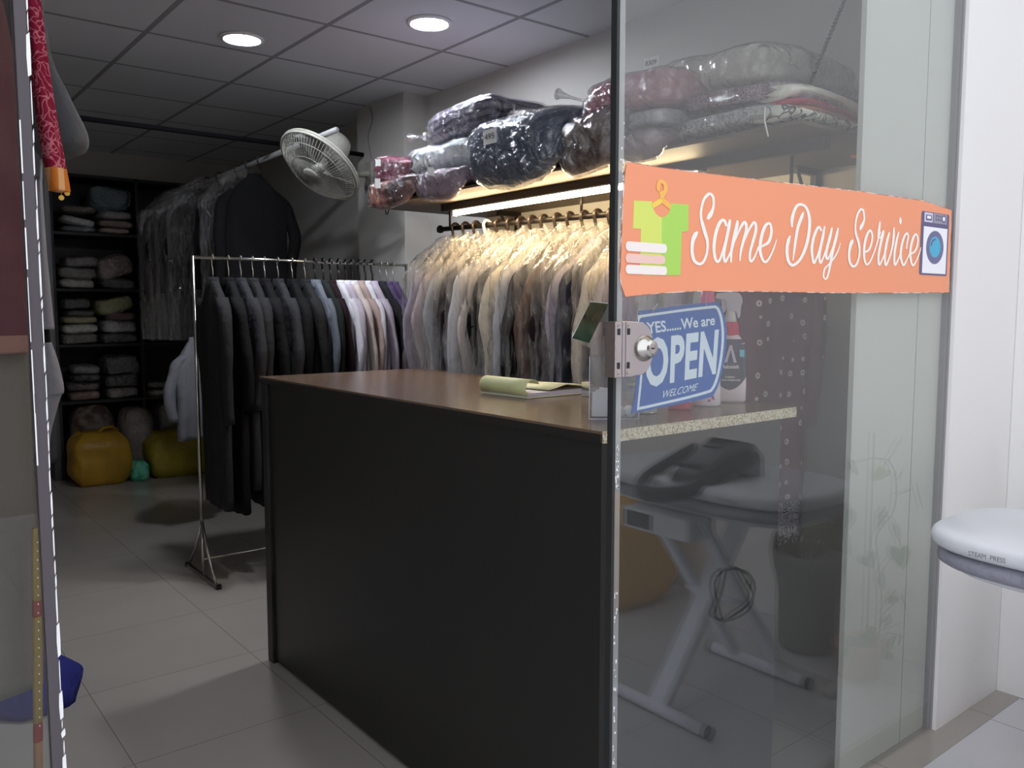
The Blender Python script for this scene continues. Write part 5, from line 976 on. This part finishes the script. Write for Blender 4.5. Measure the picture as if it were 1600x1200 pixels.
box('display', M_blackpl, -.14, -.10, .03, .09, .93, .9375, parent=pr_) ; o = bpy.data.objects['display']; o.rotation_euler = (0, R(0), 0)
box('control_panel', M_blackpl, -.235, -.18, .0, .10, .865, .885, parent=pr_, bevel=.003)
box('control_box', M_pw, -.29, -.15, -.20, .10, .63, .704, parent=pr_, bevel=.006)
box('box_opening', mat('shade_grey', srgb(70, 70, 76), .5), -.293, -.2895, -.18, -.06, .642, .695, parent=pr_)
def bar(p0, p1, w_, d_, nm):
    p0, p1 = Vector(p0), Vector(p1); t_ = (p1-p0).normalized(); s_ = Vector((0, 1, 0)); n_ = t_.cross(s_).normalized()
    vs = [p+s_*a*w_/2+n_*b*d_/2 for p in (p0, p1) for a, b in ((-1, -1), (1, -1), (1, 1), (-1, 1))]
    MB().add(vs, [(0, 1, 2, 3), (7, 6, 5, 4), (0, 4, 5, 1), (1, 5, 6, 2), (2, 6, 7, 3), (3, 7, 4, 0)]).build(nm, mat('stand_white', srgb(240, 243, 252), .35), pr_, bevel=.004)
bar((-.29, -.02, .03), (.22, -.02, .70), .075, .03, 'leg')
for y in (-.13, .09): bar((.29, y, .03), (-.22, y, .70), .045, .03, 'leg')
for x in (-.29, .29): MB().tube([(x, -.235, .022), (x, .19, .022)], .021, 12).build('foot_bar', MATS['stand_white'], pr_, True); [MB().tube([(x, y, .022), (x, y+.015, .022)], .0225, 12).build('foot_cap', mat('cap_grey', srgb(90, 92, 96), .5), pr_) for y in (-.25, .19)]
MB().tube([(.0, -.13, .365), (.0, .1, .365)], .012, 8).build('pivot_bar', MATS['stand_white'], pr_, True)
mb = MB(); pts = []
for k in range(44): a = k*2*PI/20; pts.append((-.08+.10*math.cos(a)+.02*ns(k*.2, 0, 1), .12+.02*math.sin(k*.7), .42+.09*math.sin(a)+.02*ns(k*.3, 2, 1)))
mb.tube(pts, .0045, 6); mb.build('power_cable', mat('cable_black', srgb(24, 26, 34), .5), pr_, True)
# plants
def heart(sz):
    o = [(0, 0), (.28, .22), (.46, .12), (.52, -.12), (.42, -.42), (.2, -.75), (0, -1.0), (-.2, -.75), (-.42, -.42), (-.52, -.12), (-.46, .12), (-.28, .22)]
    return [(x*sz, z*sz) for x, z in o]
def leaf(sz, nm, m, parent, loc, rot, petiole=None):
    h = heart(sz); n = len(h); vs = [(x, .12*sz*abs(x/sz)**1.0+.02*sz*math.sin(z/sz*5), z) for x, z in h]; mid = [(0, -.02*sz, -.1*sz), (0, -.03*sz, -.4*sz), (0, -.02*sz, -.7*sz)]
    vs = vs+mid; fs = []
    order = list(range(n)); c_ = n
    fs = [(0, 1, n), (1, 2, n), (2, 3, n), (3, n+1, n), (3, 4, n+1), (4, n+2, n+1), (4, 5, n+2), (5, 6, n+2), (6, 7, n+2), (7, 8, n+2), (8, n+1, n+2), (8, 9, n+1), (9, n, n+1), (9, 10, n), (10, 11, n), (11, 0, n)]
    o = MB().add(vs, fs).build(nm, m, parent, True, loc); o.rotation_euler = rot
    so = o.modifiers.new('thickness', 'SOLIDIFY'); so.thickness = .0012
    return o
pt = thing('potted_pothos', 'pothos vine climbing from a small pink clay pot, mirrored in the pane', 'potted plant', (2.97, .85, 0))
MB().lathe([(.001, 0), (.075, 0), (.085, .01), (.095, .11), (.104, .115), (.105, .14), (.095, .142), (.09, .125), (.001, .12)], 32, sy=.85).build('pot', mat('pink_clay', srgb(190, 142, 134), .7, bump=.2, bscale=20), pt, True)
MB().lathe([(.001, .118), (.088, .122), (.001, .132)], 20, sy=.85).build('soil', mat('soil', srgb(70, 62, 56), .9, bump=1, bscale=60), pt, True)
G1 = mat('leaf_green', srgb(40, 88, 34), .4, c2=srgb(62, 108, 50), pat='noise', pscale=20); G2 = mat('leaf_lime', srgb(160, 176, 84), .4); G3 = mat('leaf_pale', srgb(120, 150, 100), .4, c2=srgb(200, 210, 180), pat='noise', pscale=30); G4 = mat('leaf_dark', srgb(40, 62, 42), .45)
LF = [(3.089, 0.866, 0.081), (2.985, 0.781, 0.052), (2.756, 0.833, 0.041), (3.14, 0.744, 0.066), (3.255, 0.663, 0.074), (2.979, 0.617, 0.055), (3.049, 0.589, 0.063), (3.128, 0.531, 0.059), (3.14, 0.44, 0.063), (2.979, 0.439, 0.052), (3.014, 0.363, 0.044), (3.114, 0.27, 0.048), (3.225, 0.238, 0.044), (3.122, 0.177, 0.044), (3.267, 0.118, 0.041), (3.169, 0.1, 0.037), (2.77, 0.191, 0.048), (2.864, 0.112, 0.059), (2.93, 0.162, 0.055), (2.994, 0.065, 0.052), (3.064, 0.097, 0.052), (2.806, 0.116, 0.052), (3.118, 0.039, 0.052)]
ST = [(2.95, 0.13), (3.026, 0.145), (3.039, 0.292), (3.002, 0.449), (2.985, 0.551), (3.109, 0.629), (3.108, 0.766), (3.043, 0.835)]
MB().tube([(x-2.95, .03, z) for x, z in cr(ST, 5)], .0035, 6).build('stem', G4, pt, True)
MB().tube([(-.03, .04, .12), (-.035, .04, .95)], .004, 6).build('support_stick', mat('stick', srgb(120, 110, 90), .8), pt)
rnd = random.Random(15); S3 = cr(ST, 5)
for i, (x, z, sz) in enumerate(LF):
    m = G3 if i in (0, 3) else (G2 if i == 1 else (G4 if i in (2, 12, 14) else G1))
    y = .03+rnd.uniform(-.03, .02)
    leaf(sz*1.25, 'leaf', m, pt, (x-2.95, y, z+sz*.45), (R(rnd.uniform(-25, 25)), R(rnd.uniform(-45, 45)), R(rnd.uniform(-40, 40))))
    n_ = min(S3, key=lambda s_: (s_[0]-x)**2+(s_[1]-z)**2)
    if i > 15: n_ = (2.95, .13)
    MB().tube([(n_[0]-2.95, .03, n_[1]), ((n_[0]+x)/2-2.95, .035, (n_[1]+z)/2+.02), (x-2.95, y, z+sz*.45)], .0022, 5).build('petiole', G4, pt, True)
p2 = thing('planter', 'tall dark grey planter with wilting foliage mirrored dimly in the pane', 'planter', (3.06, .57, 0))
MB().lathe([(.001, 0), (.095, 0), (.115, .02), (.12, .26), (.14, .34), (.15, .40), (.142, .405), (.13, .37), (.001, .36)], 36).build('pot', mat('grey_concrete', srgb(140, 138, 134), .8, bump=.2, bscale=14), p2, True)
for i in range(16):
    a = i*2.4; leaf(.07+.02*(i % 3), 'leaf', mat('leaf_wilted', srgb(120, 112, 90), .7), p2, (.12*math.cos(a), .12*math.sin(a), .47+.04*(i % 4)), (R(30*math.sin(i)), R(50*math.cos(i*1.3)), a))
    MB().tube([(.03*math.cos(a), .03*math.sin(a), .375), (.09*math.cos(a), .09*math.sin(a), .45), (.12*math.cos(a), .12*math.sin(a), .47+.04*(i % 4))], .0025, 5).build('stalk', MATS['leaf_wilted'], p2, True)
sack('golden yellow sack standing outside, mirrored in the pane behind the steam press', 'laundry_sack', 2.62, 3.18, -.55, -.12, .56, mat('golden_bag', srgb(226, 170, 50), .55, bump=.4, bscale=12), 31, e=.6)
cu = MB().lathe([(.018, 0), (.022, .036), (.0205, .036), (.017, .002)], 20).build('plastic_cup', mat('cup_white', srgb(225, 222, 218), .4), None, True, loc=(2.72, .88, 0))
tag(cu, 'tiny white plastic cup on the floor beside the pink clay pot', 'cup')

# ============================================================ sub-parts: small pieces belong to the part that carries them
def kids(root, nm): return [o for o in bpy.data.objects if o.parent == root and o.name.split('.')[0] == nm]
def under(root, child, parent):
    P_ = kids(root, parent)
    if not P_: return
    for c_ in kids(root, child):
        q = min(P_, key=lambda p: (sum((Vector(v) for v in c_.bound_box), Vector())/8+c_.location-sum((Vector(v) for v in p.bound_box), Vector())/8-p.location).length)
        c_.location = c_.location-q.location; c_.parent = q
under(lk, 'screw_slot', 'screw'); under(lk, 'keyhole', 'key_cylinder'); under(lk, 'keyhole_ring', 'key_cylinder'); under(lk, 'latch_window', 'strike_plate')
under(os_, 'lettering', 'panel'); under(os_, 'border_line', 'panel')
for n_ in ('script_lettering', 'shirt_emblem', 'shirt_emblem_half', 'hanger_emblem', 'towel_emblem', 'washer_emblem'): under(bn, n_, 'backing')
under(b4, 'lettering', 'label'); under(b4, 'emblem', 'label'); under(b4, 'sticker', 'label'); under(b4, 'trigger', 'spray_head')
under(b3, 'lettering', 'bottle_body'); under(b3, 'flower_print', 'bottle_body'); under(b3, 'small_mark', 'bottle_body')
under(b2, 'lettering', 'can_body'); under(b2, 'print_line', 'can_body'); under(b1, 'hazard_mark', 'can_body'); under(b1, 'base_rim', 'can_body')
under(pr_, 'lettering', 'upper_plate'); under(pr_, 'box_opening', 'control_box'); under(pr_, 'display', 'press_arm'); under(pr_, 'control_panel', 'press_arm'); under(pr_, 'foot_cap', 'foot_bar')
under(k_, 'foot_cap', 'foot_bar'); under(gc, 'white_edge', 'front_cover'); under(dr, 'lace_edge', 'body'); under(dr, 'bead_trim', 'body')
fn = bpy.data.objects['wall_fan']; under(fn, 'blade', 'hub'); under(fn, 'badge', 'front_guard')
under(np_, 'binding_clip', 'page_block')
for o in list(bpy.data.objects):
    nm = o.name.split('.')[0]
    if nm == 'handwritten_number' and o.parent and kids(o.parent, 'paper_tag'): under(o.parent, 'handwritten_number', 'paper_tag')
kids(wt, 'chipboard_edge')[0]['label'] = 'raw speckled chipboard edge'
kids(np_, 'rolled_cover')[0]['label'] = 'cream cover rolled into a tube'
kids(dr, 'body')[0]['label'] = 'maroon dotted cloth with pale paisley hem'
